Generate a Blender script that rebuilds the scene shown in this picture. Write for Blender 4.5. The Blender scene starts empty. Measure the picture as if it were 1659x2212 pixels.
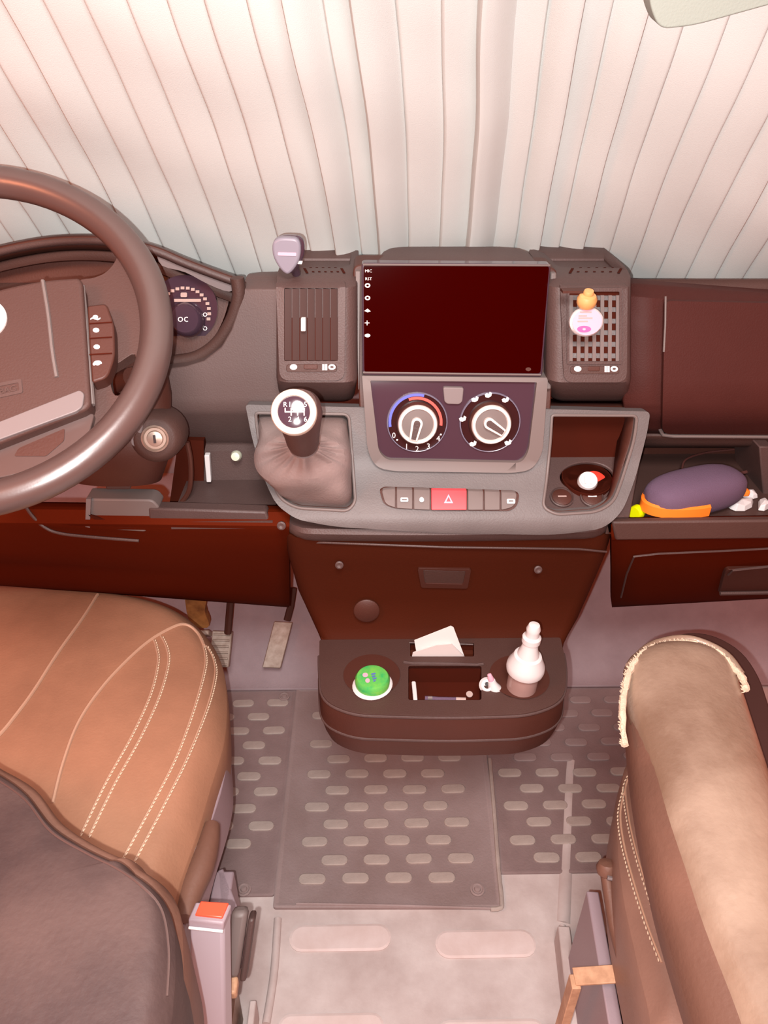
import bpy, bmesh, math, random
from mathutils import Vector, Matrix, noise
random.seed(7)
S = bpy.context.scene
C = S.collection
PI = math.pi

# ------------------------------------------------------------------ camera
F, CX, CY, H = 1597.0, 829.5, 1106.0, 1.30
yaw, pit, rol = math.radians(-1.2), math.radians(33.1), math.radians(0.3)
D = Vector((-math.sin(yaw)*math.cos(pit), math.cos(yaw)*math.cos(pit), -math.sin(pit)))
r0 = Vector((math.cos(yaw), math.sin(yaw), 0)); u0 = r0.cross(D)
R = math.cos(rol)*r0 + math.sin(rol)*u0
U = -math.sin(rol)*r0 + math.cos(rol)*u0
O = Vector((0, 0, H))
cd = bpy.data.cameras.new('camera'); cam = bpy.data.objects.new('camera', cd); C.objects.link(cam)
cd.sensor_fit = 'VERTICAL'; cd.sensor_height = 24.0; cd.lens = 24.0*F/2212.0; cd.clip_start = 0.02
cam.matrix_world = Matrix(((R.x, U.x, -D.x, O.x), (R.y, U.y, -D.y, O.y), (R.z, U.z, -D.z, O.z), (0, 0, 0, 1)))
S.camera = cam
# ------------------------------------------------------------------ world, lamps, exposure
w = bpy.data.worlds.new('world'); S.world = w; w.use_nodes = True
w.node_tree.nodes['Background'].inputs[0].default_value = (0.60, 0.085, 0.025, 1)
w.node_tree.nodes['Background'].inputs[1].default_value = 1.0
def lamp(name, kind, loc, power, color, size=0.1, target=None):
    l = bpy.data.lights.new(name, kind); l.energy = power; l.color = color
    if kind == 'AREA': l.shape = 'DISK'; l.size = size
    else: l.shadow_soft_size = size
    o = bpy.data.objects.new(name, l); C.objects.link(o); o.location = loc
    if target: o.rotation_euler = (Vector(target)-Vector(loc)).to_track_quat('-Z', 'Y').to_euler()
    return o
lamp('phone_flash', 'POINT', O - R*0.020 - U*0.016, 41, (1.0, 0.95, 0.93), 0.004)
lamp('overhead_fill', 'AREA', (0.05, -0.25, 2.0), 26, (1.0, 0.91, 0.88), 0.45, (0.05, 0.7, 0.3))  # added fill from above to brighten the floor, not a known lamp
lamp('left_flare_fill', 'AREA', (-0.75, 0.05, 1.55), 5.6, (1.0, 0.30, 0.14), 0.3, (-0.45, 0.85, 0.7))  # added orange fill imitating the reddish lens flare at the left
S.view_settings.view_transform = 'Standard'; S.view_settings.look = 'None'
S.view_settings.exposure = 0.0; S.view_settings.gamma = 1.0; S.view_settings.use_curve_mapping = False

# ------------------------------------------------------------------ point helpers (metres)
def ray(x, y): return D + R*((x-CX)/F) - U*((y-CY)/F)
def aY(x, y, Y): v = ray(x, y); return O + v*(Y/v.y)
def aZ(x, y, Z): v = ray(x, y); return O + v*((Z-H)/v.z)
def aD(x, y, d): return O + ray(x, y)*d
def aN(x, y, p, n): v = ray(x, y); return O + v*((p-O).dot(n)/v.dot(n))
def lerp(tab, t):
    if t <= tab[0][0]: return tab[0][1]
    for (a, b), (c, d) in zip(tab, tab[1:]):
        if t <= c: return b + (d-b)*(t-a)/(c-a)
    return tab[-1][1]

# ------------------------------------------------------------------ materials
def mat(name, col, rough=0.6, bump=0.0, scale=200.0, metal=0.0, var=0.0, vscale=6.0, coat=0.0, spec=0.5, col2=None, trans=0.0, sheen=0.0, wave=None):
    m = bpy.data.materials.new(name); m.use_nodes = True
    nt = m.node_tree; b = nt.nodes['Principled BSDF']
    b.inputs['Base Color'].default_value = (*col, 1)
    b.inputs['Roughness'].default_value = rough; b.inputs['Metallic'].default_value = metal
    b.inputs['Specular IOR Level'].default_value = spec
    b.inputs['Coat Weight'].default_value = coat; b.inputs['Coat Roughness'].default_value = 0.05
    b.inputs['Transmission Weight'].default_value = trans
    b.inputs['Sheen Weight'].default_value = sheen
    tc = nt.nodes.new('ShaderNodeTexCoord')
    if var > 0 or col2:
        n = nt.nodes.new('ShaderNodeTexNoise'); n.inputs['Scale'].default_value = vscale; n.inputs['Detail'].default_value = 6; n.inputs['Roughness'].default_value = 0.6
        nt.links.new(tc.outputs['Object'], n.inputs['Vector'])
        r = nt.nodes.new('ShaderNodeValToRGB')
        c2 = col2 or tuple(c*(1-var) for c in col)
        c1 = col if col2 else tuple(min(1, c*(1+var)) for c in col)
        r.color_ramp.elements[0].position = 0.36; r.color_ramp.elements[1].position = 0.66
        r.color_ramp.elements[0].color = (*c2, 1); r.color_ramp.elements[1].color = (*c1, 1)
        nt.links.new(n.outputs['Fac'], r.inputs['Fac']); nt.links.new(r.outputs['Color'], b.inputs['Base Color'])
    if bump > 0:
        n = nt.nodes.new('ShaderNodeTexNoise'); n.inputs['Scale'].default_value = scale; n.inputs['Detail'].default_value = 3
        bp = nt.nodes.new('ShaderNodeBump'); bp.inputs['Strength'].default_value = bump; bp.inputs['Distance'].default_value = 0.001
        nt.links.new(tc.outputs['Object'], n.inputs['Vector']); nt.links.new(n.outputs['Fac'], bp.inputs['Height']); nt.links.new(bp.outputs['Normal'], b.inputs['Normal'])
    return m
M = dict(
    plastic=mat('dash plastic', (0.062, 0.03, 0.024), .62, .35, 500, var=.08, vscale=5),
    plastic_l=mat('grey console plastic', (0.074, 0.045, 0.041), .55, .4, 450, var=.10, vscale=7),
    plastic_d=mat('dark trim plastic', (0.062, 0.018, 0.011), .55, .2, 400, var=.08),
    lower=mat('shaded lower panel plastic', (0.088, 0.01, 0.002), .75, .2, 400, spec=.04),  # same plastic as the ledge, with its shade put into the colour
    panel=mat('driver side panel plastic', (0.098, 0.064, 0.059), .6, .35, 500, var=.05, vscale=5),
    fascia=mat('console fascia plastic', (0.13, 0.122, 0.121), .55, .4, 450, var=.10, vscale=7),
    lid=mat('airbag lid plastic', (0.056, 0.015, 0.012), .6, .35, 500, var=.10, vscale=4, spec=.2),
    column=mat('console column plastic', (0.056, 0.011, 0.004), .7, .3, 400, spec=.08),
    lever_shade_brown=mat('lever brown and armrest shade', (0.16, 0.08, 0.055), .55, .4, 200, var=.15, vscale=8),  # own brown of the levers; paints shade on armrest and backrest
    slat=mat('closed vent slats', (.040, .013, .009), .5),
    knobm=mat('gear knob leather', (.075, .038, .034), .5, .3, 300),
    dialbed=mat('dial bed gloss', (.022, .008, .010), .15, coat=.5),
    blue_glint=mat('bluish rim glint', (.17, .16, .22), .25),  # rim light on the dial edges, painted as a bluish ring
    recess=mat('recess plastic', (0.055, 0.01, 0.005), .8, spec=.05),
    gloss=mat('piano black', (0.05, 0.03, 0.045), .12, coat=.6),  # violet tint carries the bluish sheen of the climate panel
    screen=mat('screen glass', (0.022, 0, 0), .10, spec=.08),
    curtain=mat('pleated curtain cloth', (0.535, 0.58, 0.565), .9, .2, 900, var=.025, vscale=5, sheen=.0, spec=.1),
    visor=mat('visor vinyl', (0.2, 0.225, 0.195), .7, .2, 600),
    rim=mat('steering wheel leather', (0.082, 0.052, 0.047), .32, .04, 500, spec=.9, var=.06),
    hub=mat('airbag cover plastic', (0.066, 0.03, 0.024), .6, .3, 500),
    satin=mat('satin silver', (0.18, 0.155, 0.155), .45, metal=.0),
    chrome=mat('chrome', (.80, .76, .72), .28, metal=.15),
    white=mat('white plastic', (0.66, 0.66, 0.66), .45),
    ink=mat('white print', (.80, .80, .80), .5),
    dim=mat('dim print', (.42, .33, .30), .6),
    black=mat('black print', (.03, .01, .01), .6),
    blue=mat('blue print', (.10, .13, .52), .5),
    red=mat('red print', (.70, .09, .07), .5),
    hazard=mat('hazard red', (.80, .075, .09), .4),
    button=mat('button plastic', (0.15, 0.125, 0.118), .55),
    leather=mat('brown seat leather', (0.36, 0.19, 0.115), .52, .35, 260, var=.14, vscale=5),
    leather_b=mat('bolster leather', (0.27, 0.16, 0.12), .48, .35, 260, var=.15, vscale=6),
    suede=mat('worn suede leather', (0.08, 0.05, 0.045), .62, .5, 160, vscale=7, col2=(0.036, 0.021, 0.021)),
    armleather=mat('worn armrest leather', (0.34, 0.25, 0.185), .33, .5, 150, vscale=7, spec=.9, col2=(0.19, 0.12, 0.08)),
    piping=mat('piping', (.50, .32, .22), .6),
    stitch=mat('stitch thread', (.72, .60, .44), .8),
    fleece=mat('cream fleece', (.68, .56, .42), .95, .8, 400),
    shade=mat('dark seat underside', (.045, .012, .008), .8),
    seatplastic=mat('seat shell plastic', (0.34, 0.27, 0.3), .5, .2, 300),
    boot=mat('gaiter leather', (0.24, 0.19, 0.18), .36, .4, 300),
    rubber=mat('floor rubber', (0.285, 0.215, 0.21), .75, .5, 260, vscale=11, col2=(0.23, 0.17, 0.165)),
    rubber_r=mat('hatch rubber', (0.34, 0.275, 0.27), .7, .5, 260, vscale=7, col2=(0.28, 0.215, 0.205)),
    pad=mat('worn pad rubber', (0.45, 0.4, 0.36), .75, .4, 260, vscale=20, col2=(0.36, 0.31, 0.28)),
    floor=mat('floor vinyl', (0.62, 0.57, 0.55), .65, .4, 120, vscale=9, col2=(0.47, 0.4, 0.38)),
    bigpad=mat('floor vinyl pad', (.70, .62, .60), .6, .3, 120, vscale=14, col2=(.62, .52, .49)),
    carpet=mat('toe board felt', (0.37, 0.3, 0.32), .9, .6, 300, vscale=8, col2=(0.3, 0.235, 0.25)),
    steel=mat('worn steel', (.38, .31, .26), .5, metal=.3, vscale=60, col2=(.26, .19, .15)),
    rust=mat('rusty bracket', (.42, .17, .045), .8, .5, 200, vscale=40, col2=(.22, .08, .02)),
    tan=mat('tan strap', (.58, .36, .22), .6, vscale=60, col2=(.42, .24, .14)),
    buckle_red=mat('buckle red', (.90, .10, .045), .35),
    buckle=mat('buckle plastic', (0.4, 0.36, 0.4), .35),
    green=mat('green lid', (.035, .42, .11), .28, vscale=45, col2=(.18, .55, .08)),
    paper=mat('paper', (.80, .78, .76), .8),
    clear=mat('clear plastic', (.30, .20, .18), .18),
    liquid=mat('pale label', (.55, .38, .33), .5, vscale=80, col2=(.40, .22, .20)),
    wood=mat('wooden cap', (.72, .42, .17), .5, vscale=30, col2=(.62, .34, .12)),
    pink=mat('pink label', (0.74, 0.42, 0.52), .4),
    magenta=mat('magenta print', (.75, .10, .32), .5),
    case=mat('dark violet fabric', (.115, .075, .125), .85, .8, 900),
    orange=mat('orange trim', (.95, .22, .02), .5),
    yellow=mat('fluorescent yellow', (.75, .80, .0), .4),
    discred=mat('red disc', (.85, .06, .035), .4),
    grey=mat('grey device plastic', (0.22, 0.22, 0.27), .38),
    cable=mat('cable', (.10, .035, .03), .5),
    key=mat('lock metal', (.45, .36, .30), .3, metal=.6),
)

# ------------------------------------------------------------------ object helpers
def root_loc(o):
    l = Vector((0, 0, 0))
    while o: l += o.location; o = o.parent
    return l
def obj(name, bm, m, parent=None, smooth=True, bevel=0, seg=2, solid=0, soff=-1, sub=0, label=None):
    bmesh.ops.remove_doubles(bm, verts=bm.verts, dist=1e-6)
    if parent: bmesh.ops.translate(bm, verts=bm.verts, vec=-root_loc(parent))
    if solid == 0: bmesh.ops.recalc_face_normals(bm, faces=bm.faces)
    me = bpy.data.meshes.new(name); bm.to_mesh(me); bm.free()
    o = bpy.data.objects.new(name, me); C.objects.link(o); me.materials.append(M[m] if isinstance(m, str) else m)
    if parent: o.parent = parent
    if smooth: me.shade_smooth()
    if solid:
        s = o.modifiers.new('solid', 'SOLIDIFY'); s.thickness = solid; s.offset = soff
    if bevel:
        b = o.modifiers.new('bevel', 'BEVEL'); b.width = bevel; b.segments = seg; b.limit_method = 'ANGLE'; b.angle_limit = math.radians(35); b.harden_normals = False
    if sub:
        s = o.modifiers.new('sub', 'SUBSURF'); s.levels = sub; s.render_levels = sub
    if smooth:
        me.set_sharp_from_angle(angle=math.radians(38))
    if label: o['label'] = label
    return o
def thing(name, label, cat, loc, group=None):
    o = bpy.data.objects.new(name, None); C.objects.link(o); o.location = loc; o.empty_display_size = .02
    return tag(o, label, cat, group)
def tag(o, label, cat, group=None):
    o['label'] = label; o['category'] = cat
    if group: o['group'] = group
    return o
def struct(o): o['kind'] = 'structure'; return o
def rnd(poly, rad, n=5):
    """round the corners of a 2D polygon; rad number or list"""
    out = []; N = len(poly)
    for i, p in enumerate(poly):
        r = rad[i] if isinstance(rad, (list, tuple)) else rad
        p = Vector(p[:2]); a = Vector(poly[i-1][:2]); b = Vector(poly[(i+1) % N][:2])
        if r <= 0: out.append((p.x, p.y)); continue
        da = a-p; db = b-p; r1 = min(r, da.length*.48, db.length*.48)
        s = p+da.normalized()*r1; e = p+db.normalized()*r1
        for k in range(n+1):
            t = k/n; q = s*(1-t)**2 + p*2*t*(1-t) + e*t*t; out.append((q.x, q.y))
    return out
def rect(x0, y0, x1, y1, r=0): return rnd([(x0, y0), (x1, y0), (x1, y1), (x0, y1)], r) if r else [(x0, y0), (x1, y0), (x1, y1), (x0, y1)]
def ell(cx, cy, rx, ry, n=36, a0=0): return [(cx+rx*math.cos(a0+2*PI*k/n), cy+ry*math.sin(a0+2*PI*k/n)) for k in range(n)]
def plate_bm(outer, holes, mapf, cuts=(), vcuts=()):
    bm = bmesh.new()
    for loop in [outer]+list(holes):
        vs = [bm.verts.new((p[0], p[1], 0)) for p in loop]
        for a, b in zip(vs, vs[1:]+vs[:1]): bm.edges.new((a, b))
    if holes:
        bmesh.ops.triangle_fill(bm, use_beauty=True, use_dissolve=False, edges=bm.edges[:])
    else:
        bm.faces.new(bm.verts[:])
    for c in cuts:
        bmesh.ops.bisect_plane(bm, geom=bm.verts[:]+bm.edges[:]+bm.faces[:], plane_co=(0, c, 0), plane_no=(0, 1, 0))
    for c in vcuts:
        bmesh.ops.bisect_plane(bm, geom=bm.verts[:]+bm.edges[:]+bm.faces[:], plane_co=(c, 0, 0), plane_no=(1, 0, 0))
    for v in bm.verts: v.co = mapf(v.co.x, v.co.y)
    return bm
def slab_bm(outer, holes, mapf, back, cuts=(), vcuts=()):
    """plate given thickness by moving a copy along vector `back`"""
    bm = plate_bm(outer, holes, mapf, cuts, vcuts)
    r = bmesh.ops.extrude_face_region(bm, geom=bm.faces[:])
    back = Vector(back)
    bmesh.ops.translate(bm, verts=[v for v in r['geom'] if isinstance(v, bmesh.types.BMVert)], vec=back)
    return bm
def merge(bm, other):
    me = bpy.data.meshes.new('tmp'); other.to_mesh(me); other.free(); bm.from_mesh(me); bpy.data.meshes.remove(me)
def loft(rings, close=True, cap=(True, True), bm=None):
    bm = bm or bmesh.new(); L = []
    for r in rings: L.append([bm.verts.new(p) for p in r])
    n = len(L[0])
    for a, b in zip(L, L[1:]):
        for i in range(n if close else n-1):
            j = (i+1) % n
            try: bm.faces.new((a[i], a[j], b[j], b[i]))
            except ValueError: pass
    if cap[0] and close: bm.faces.new(L[0][::-1])
    if cap[1] and close: bm.faces.new(L[-1])
    return bm
def tube(path, rad, n=10, bm=None, closed=False):
    P = [Vector(p) for p in path]; N = len(P); rings = []
    prev = None
    for i, p in enumerate(P):
        if closed: t = (P[(i+1) % N]-P[i-1]).normalized()
        else: t = (P[min(i+1, N-1)]-P[max(i-1, 0)]).normalized()
        if prev is None: a = t.orthogonal().normalized()
        else: a = (prev - t*prev.dot(t)).normalized()
        prev = a; b = t.cross(a)
        r = rad[i] if isinstance(rad, (list, tuple)) else rad
        rings.append([p+(a*math.cos(2*PI*k/n)+b*math.sin(2*PI*k/n))*r for k in range(n)])
    if closed:
        rings.append(rings[0]); return loft(rings, True, (False, False), bm)
    return loft(rings, True, (True, True), bm)
def basis(axis, up=(0, 0, 1)):
    z = Vector(axis).normalized(); u = Vector(up)
    x = u.cross(z)
    if x.length < 1e-3: x = z.orthogonal()
    x.normalize(); return x, z.cross(x), z
def lathe(prof, org, axis, n=32, bm=None, sx=1, sy=1):
    org = Vector(org); x, y, z = basis(axis)
    rings = [[org + (x*math.cos(2*PI*k/n)*sx + y*math.sin(2*PI*k/n)*sy)*max(r, 1e-5) + z*h for k in range(n)] for r, h in prof]
    return loft(rings, True, (True, True), bm)
def box(c, sx, sy, sz, ax=None, bm=None):
    """box centre c; ax = (x,y,z) axes"""
    bm = bm or bmesh.new(); c = Vector(c)
    X, Y, Z = ax or (Vector((1, 0, 0)), Vector((0, 1, 0)), Vector((0, 0, 1)))
    v = {}
    for i in (-1, 1):
        for j in (-1, 1):
            for k in (-1, 1): v[i, j, k] = bm.verts.new(c+X*(i*sx/2)+Y*(j*sy/2)+Z*(k*sz/2))
    for f in (((-1,-1,-1),(-1,1,-1),(1,1,-1),(1,-1,-1)), ((-1,-1,1),(1,-1,1),(1,1,1),(-1,1,1)), ((-1,-1,-1),(1,-1,-1),(1,-1,1),(-1,-1,1)),
              ((-1,1,-1),(-1,1,1),(1,1,1),(1,1,-1)), ((-1,-1,-1),(-1,-1,1),(-1,1,1),(-1,1,-1)), ((1,-1,-1),(1,1,-1),(1,1,1),(1,-1,1))):
        bm.faces.new([v[q] for q in f])
    return bm
def catmull(pts, n=8, closed=False):
    P = [Vector(p) for p in pts]; out = []; N = len(P)
    for i in range(N if closed else N-1):
        g = lambda k: P[k % N] if closed else P[max(0, min(N-1, k))]
        a, b, c, d = g(i-1), g(i), g(i+1), g(i+2)
        for k in range(n):
            t = k/n; out.append(.5*((2*b)+(c-a)*t+(2*a-5*b+4*c-d)*t*t+(3*b-a-3*c+d)*t**3))
    if not closed: out.append(P[-1])
    return out
def text_bm(body, cx, cy, h, mapf, back, rot=0, sx=1.0):
    """raised lettering laid on a surface given by mapf(px,py)"""
    cu = bpy.data.curves.new('t', 'FONT'); cu.body = body; cu.align_x = 'CENTER'; cu.align_y = 'CENTER'; cu.size = 1.0; cu.resolution_u = 2
    o = bpy.data.objects.new('t', cu); me = o.to_mesh(); bm = bmesh.new(); bm.from_mesh(me); o.to_mesh_clear()
    bpy.data.objects.remove(o); bpy.data.curves.remove(cu)
    c, s = math.cos(rot), math.sin(rot)
    for v in bm.verts:
        x, y = v.co.x*h*sx, -v.co.y*h
        v.co = Vector(mapf(cx+x*c-y*s, cy+x*s+y*c)) + Vector(back)
    return bm
def sheet(rows, cols, f):
    bm = bmesh.new(); g = [[bm.verts.new(f(a, b)) for a in cols] for b in rows]
    for r1, r2 in zip(g, g[1:]):
        for i in range(len(cols)-1): bm.faces.new((r1[i], r1[i+1], r2[i+1], r2[i]))
    return bm
def lin(a, b, n): return [a+(b-a)*k/n for k in range(n+1)]

# ================================================================== SETTING
# floor: pale worn vinyl slab, top at z = 0
bm = box((0.05, .55, -.02), 2.6, 2.1, .04)
floor = struct(obj('floor', bm, 'floor', smooth=False))
def stadium(L, W, h, n=6, rim=.0015):
    """rounded pad, low relief, centred on origin"""
    def ring(l, w, z):
        r = w/2; pts = []
        for s, a0 in ((1, -PI/2), (-1, PI/2)):
            for k in range(n+1):
                a = a0+PI*k/n; pts.append(Vector((s*(l/2-r)+r*math.cos(a), r*math.sin(a), z)))
        return pts
    return loft([ring(L, W, 0), ring(L, W, h*.6), ring(L-rim*2, W-rim*2, h)], True, (False, True))
def pad_mesh(name, L, W, h, m):
    bm = stadium(L, W, h); bmesh.ops.recalc_face_normals(bm, faces=bm.faces)
    me = bpy.data.meshes.new(name); bm.to_mesh(me); bm.free(); me.materials.append(M[m]); return me
bigme = None
for (x0, y0, x1, y1) in ((625, 1998, 845, 2056), (940, 2010, 1158, 2070), (600, 2190, 830, 2250), (945, 2203, 1180, 2263)):
    a = aZ(x0, (y0+y1)/2, 0); b = aZ(x1, (y0+y1)/2, 0); c = aZ((x0+x1)/2, y0, 0); d = aZ((x0+x1)/2, y1, 0)
    bm = stadium((b-a).length, (c-d).length, .003, 8, .004)
    bmesh.ops.recalc_face_normals(bm, faces=bm.faces)
    me = bpy.data.meshes.new('large_pad'); bm.to_mesh(me); bm.free(); me.materials.append(M['bigpad'])
    o = bpy.data.objects.new('large_pad', me); C.objects.link(o); o.parent = floor; o.location = ((a+b)/2).x, ((c+d)/2).y, 0.0002
# raised ribs of the floor covering beside the seats
for path, r, nm in ((((575, 2212), (592, 2100), (600, 1985)), .007, 'floor_rib'), (((1232, 1650), (1228, 1700), (1222, 1850), (1215, 2000)), .016, 'floor_rib'), (((1215, 2000), (1222, 2100), (1240, 2212)), .006, 'floor_rib')):
    P = catmull([aZ(x, y, .001 if r < .01 else -.0105) for x, y in path], 8)
    obj(nm, tube(P, r, 10), 'floor', floor)
# toe board rising to the firewall
TB = lambda Y: (Y-1.232)*1.05
rows = lin(0, 1, 14)
def toef(x, t):
    if t < .15: Y = 1.225+t*.05; return Vector((x, Y, max(0, TB(Y))+.002+t*.01))
    Y = 1.2325+(t-.15)*.42; return Vector((x, Y, TB(Y)+.004+.004*noise.noise(Vector((x*6, Y*8, 1)))))
trim1 = struct(obj('trim_1', sheet(rows, lin(-1.0, 1.2, 40), toef), 'carpet', solid=.01, soff=1))
bm = box((.1, 1.62, .55), 2.4, .03, 1.1)
struct(obj('wall_front', bm, 'carpet', smooth=False))

# rubber mats ------------------------------------------------------
mats_g = 'moulded rubber floor mats of the cab'
PADS = pad_mesh('raised_pad', .050, .0205, .0035, 'pad')
PADR = pad_mesh('raised_pad', .050, .0205, .0035, 'rubber_r')
PADS_D = pad_mesh('raised_pad', .050, .0205, .0035, 'rubber')
def mat_thing(label, outline, z, m, step=.010, edge_h=.006):
    c = Vector((sum(p[0] for p in outline)/len(outline), sum(p[1] for p in outline)/len(outline), 0.0))
    t = thing('rubber_floor_mat', label, 'floor mat', (c.x, c.y, 0))
    rr = rnd(outline, .006)
    def ring(ins, zz):
        return [Vector((c.x+(x-c.x)*(1-ins/abs(x-c.x) if abs(x-c.x) > .02 else 1), c.y+(y-c.y)*(1-ins/abs(y-c.y) if abs(y-c.y) > .02 else 1), zz)) for x, y in rr]
    bm = loft([ring(0, .0005), ring(0, z+edge_h*.6), ring(.002, z+edge_h), ring(.005, z+edge_h), ring(.008, z)])
    obj('mat_base', bm, m, t)
    return t
matL = mat_thing('dark rubber floor mat beside the driver seat, in front of the pedals', [(-.52, .735), (-.177, .735), (-.177, 1.232), (-.52, 1.232)], .004, 'rubber', edge_h=.001)
matC = mat_thing('rubber mat with a bordered hatch panel, under the cup holder tray', [(-.177, .712), (.229, .706), (.252, 1.232), (-.177, 1.232)], .006, 'rubber_r', edge_h=.002)
matR = mat_thing('dark rubber floor mat beside the passenger seat', [(.232, .770), (.70, .770), (.70, 1.232), (.254, 1.232)], .003, 'rubber', edge_h=.001)
def add_pads(t, x0, x1, y0, y1, z, me, phase=0, sk=0, skip=lambda x, y: False):
    j = 0; y = .7635
    while y < y1:
        k0 = math.floor((x0)/.0785)-1
        for k in range(k0, k0+14):
            x = -.111+k*.0785+(.039 if j % 2 else 0)+phase
            if x-.024 < x0 or x+.024 > x1 or y < y0 or skip(x, y): continue
            o = bpy.data.objects.new('raised_pad', me); C.objects.link(o); o.parent = t
            o.location = Vector((x, y+sk*x+random.uniform(-.001, .001), z))-t.location
            o.rotation_euler.z = random.uniform(-.02, .02)
        y += .0365+.0004*j; j += 1
add_pads(matC, -.17, .225, .745, 1.20, .006, PADS, skip=lambda x, y: x > .17 and y < .78)
add_pads(matL, -.47, -.19, .80, 1.215, .004, PADS, phase=.012)
add_pads(matR, .236, .60, .775, 1.0, .003, PADS, phase=.004)
add_pads(matR, .245, .62, 1.0, 1.215, .003, PADR, phase=.004)
for t, px, py in ((matC, 1031, 1922), (matL, 527, 1922), (matL, 614, 1505)):
    p = aZ(px, py, .007)
    b = lathe([(.013, 0), (.013, .002), (.010, .003), (.0085, .0015), (.006, .0015), (.005, .004), (0, .005)], p, (0, 0, 1), 20)
    obj('fixing_stud', b, 'rubber_r', t)
# hatch groove ridge (lighter worn line) on the right and front border
P = [aZ(x, y, .008) for x, y in ((1058, 1640), (1068, 1760), (1077, 1880), (1084, 1950), (1078, 1962), (1060, 1964))]
obj('border_bead', tube(catmull(P, 6), .0042, 8), 'pad', matC)
P = [aZ(x, y, .008) for x, y in ((1060, 1962), (850, 1956), (640, 1952))]
obj('border_bead', tube(catmull(P, 6), .0028, 8), 'rubber_r', matC)

# ================================================================== CURTAIN
dn = ray(930, 1720).normalized()          # run of the folds: down and forward along the windscreen
cb = aY(900, 600, 1.125)
cu = thing('windscreen_curtain', 'cream pleated fabric curtain drawn across the whole windscreen', 'curtain', (cb.x, cb.y, cb.z))
edges_px = [-430, -340, -250, -165, -80, 6, 97, 193, 290, 384, 466, 557, 632, 712, 764, 855, 950, 1030, 1114, 1184, 1262, 1330, 1410, 1500, 1592, 1680, 1770, 1860, 1950, 2040, 2130, 2220, 2310, 2400, 2490]
nrm = Vector((1, 0, 0)).cross(dn).normalized()
if nrm.y > 0: nrm = -nrm                   # towards the viewer
bs = [(aN(x, 0, cb, nrm)-cb) for x in edges_px]
us = []
for v in bs:
    # coordinate along X once slid down the fold to the bottom line
    s = v.dot(dn)  # not orthogonal to X exactly; solve v = X*u + dn*k
    k = v.y/dn.y; us.append(v.x-dn.x*k)
amps = [random.uniform(.0035, .0062) for _ in us]
for i, a in {12: .017, 14: .017, 17: .015, 19: .016, 21: .012}.items(): amps[i] = a
def pleat(u):
    for i in range(len(us)-1):
        if us[i] <= u < us[i+1]:
            t = (u-us[i])/(us[i+1]-us[i]); a = amps[i]
            if us[i] < .10:       t = 1-t
            # slow rise, then quick roll-over
            if t < .86: return a*1.15*math.sin(t/.86*PI/2)**1.15
            if t < .92: return a*(1.15+.05*math.sin((t-.86)/.06*PI))
            return a*1.15*(.5+.5*math.cos((t-.92)/.08*PI))
    return 0
cols = []
for i in range(len(us)-1):
    for t in (0, .015, .03, .045, .06, .09, .12, .2, .35, .5, .65, .8, .88, .91, .94, .955, .97, .985): cols.append(us[i]+(us[i+1]-us[i])*t)
rws = lin(-.12, .95, 46)
def curt(u, s):
    # s: distance up the fold from the dash
    wig = .012*noise.noise(Vector((u*3, s*2.2, 3.1)))+.0015*noise.noise(Vector((u*14, s*9, 7)))
    uu = u+wig*1.2
    base = cb+Vector((uu, 0, 0))-dn*s
    h = pleat(u)*(.8+.35*noise.noise(Vector((u*5, s*2, 0)))+.2*min(1, s/.25))
    h += .020*noise.noise(Vector((u*3, s*3, 9)))+.0045*noise.noise(Vector((u*8+s*5, s*7, 2)))
    return base+nrm*h
obj('pleated_cloth', sheet(rws, cols, curt), 'curtain', cu, solid=.0012, soff=1)

wsp = cb-nrm*.07
wq = [wsp+Vector((x, 0, 0))+dn*k for x, k in ((-1.1, .10), (1.1, .10), (.98, -1.0), (-.98, -1.0))]
struct(obj('window_1', loft([wq, [p-nrm*.006 for p in wq]]), 'gloss', smooth=False))
# ================================================================== SUN VISOR
vo = rnd([(1385, -160), (1406, 20), (1425, 64), (1500, 56), (1900, -55), (1900, -220)], [10, 20, 34, 34, 10, 10], 6)
vn = Vector((0.05, -1, -.25)).normalized()
v0 = aY(1440, 60, .60)
vis = thing('sun_visor', 'cream padded sun visor folded down over the curtain', 'sun visor', v0+Vector((.1, 0, .14)))
bm = slab_bm(vo, [], lambda x, y: aN(x, y, v0, vn), -vn*.018)
obj('visor_pad', bm, 'visor', vis, bevel=.007, seg=4)
hp = [aN(x, y, v0-vn*.009, vn) for x, y in ((1390, -150), (1640, -200), (1900, -215))]
obj('hinge_rod', tube(hp, .004, 8), 'satin', vis)

# ================================================================== DASHBOARD
dash = thing('dashboard', 'dark moulded dashboard with centre console across the cab front', 'dashboard', (.11, .95, .42))
def part(name, bm, m, parent=dash, **k): return obj(name, bm, m, parent, **k)
# --- upper left body: rows in photograph height -> forward distance
def band(name, xs, tab, m, nx=14, topf=None, back=.02, parent=dash, **k):
    """moulded strip: tab = [(py, Y)...], xs = (left px, right px) or function of py; topf shifts py with px"""
    ys = [a for a, _ in tab]
    rows = []
    for a, b in zip(ys, ys[1:]): rows += lin(a, b, 3)[:-1]
    rows.append(ys[-1])
    def f(t, y):
        x0, x1 = xs(y) if callable(xs) else xs
        x = x0+(x1-x0)*t
        yy = y+(topf(x, y) if topf else 0)
        return aY(x, yy, lerp(tab, y))
    return obj(name, sheet(rows, lin(0, 1, nx), f), m, parent, solid=back, soff=1, **k)
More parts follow.
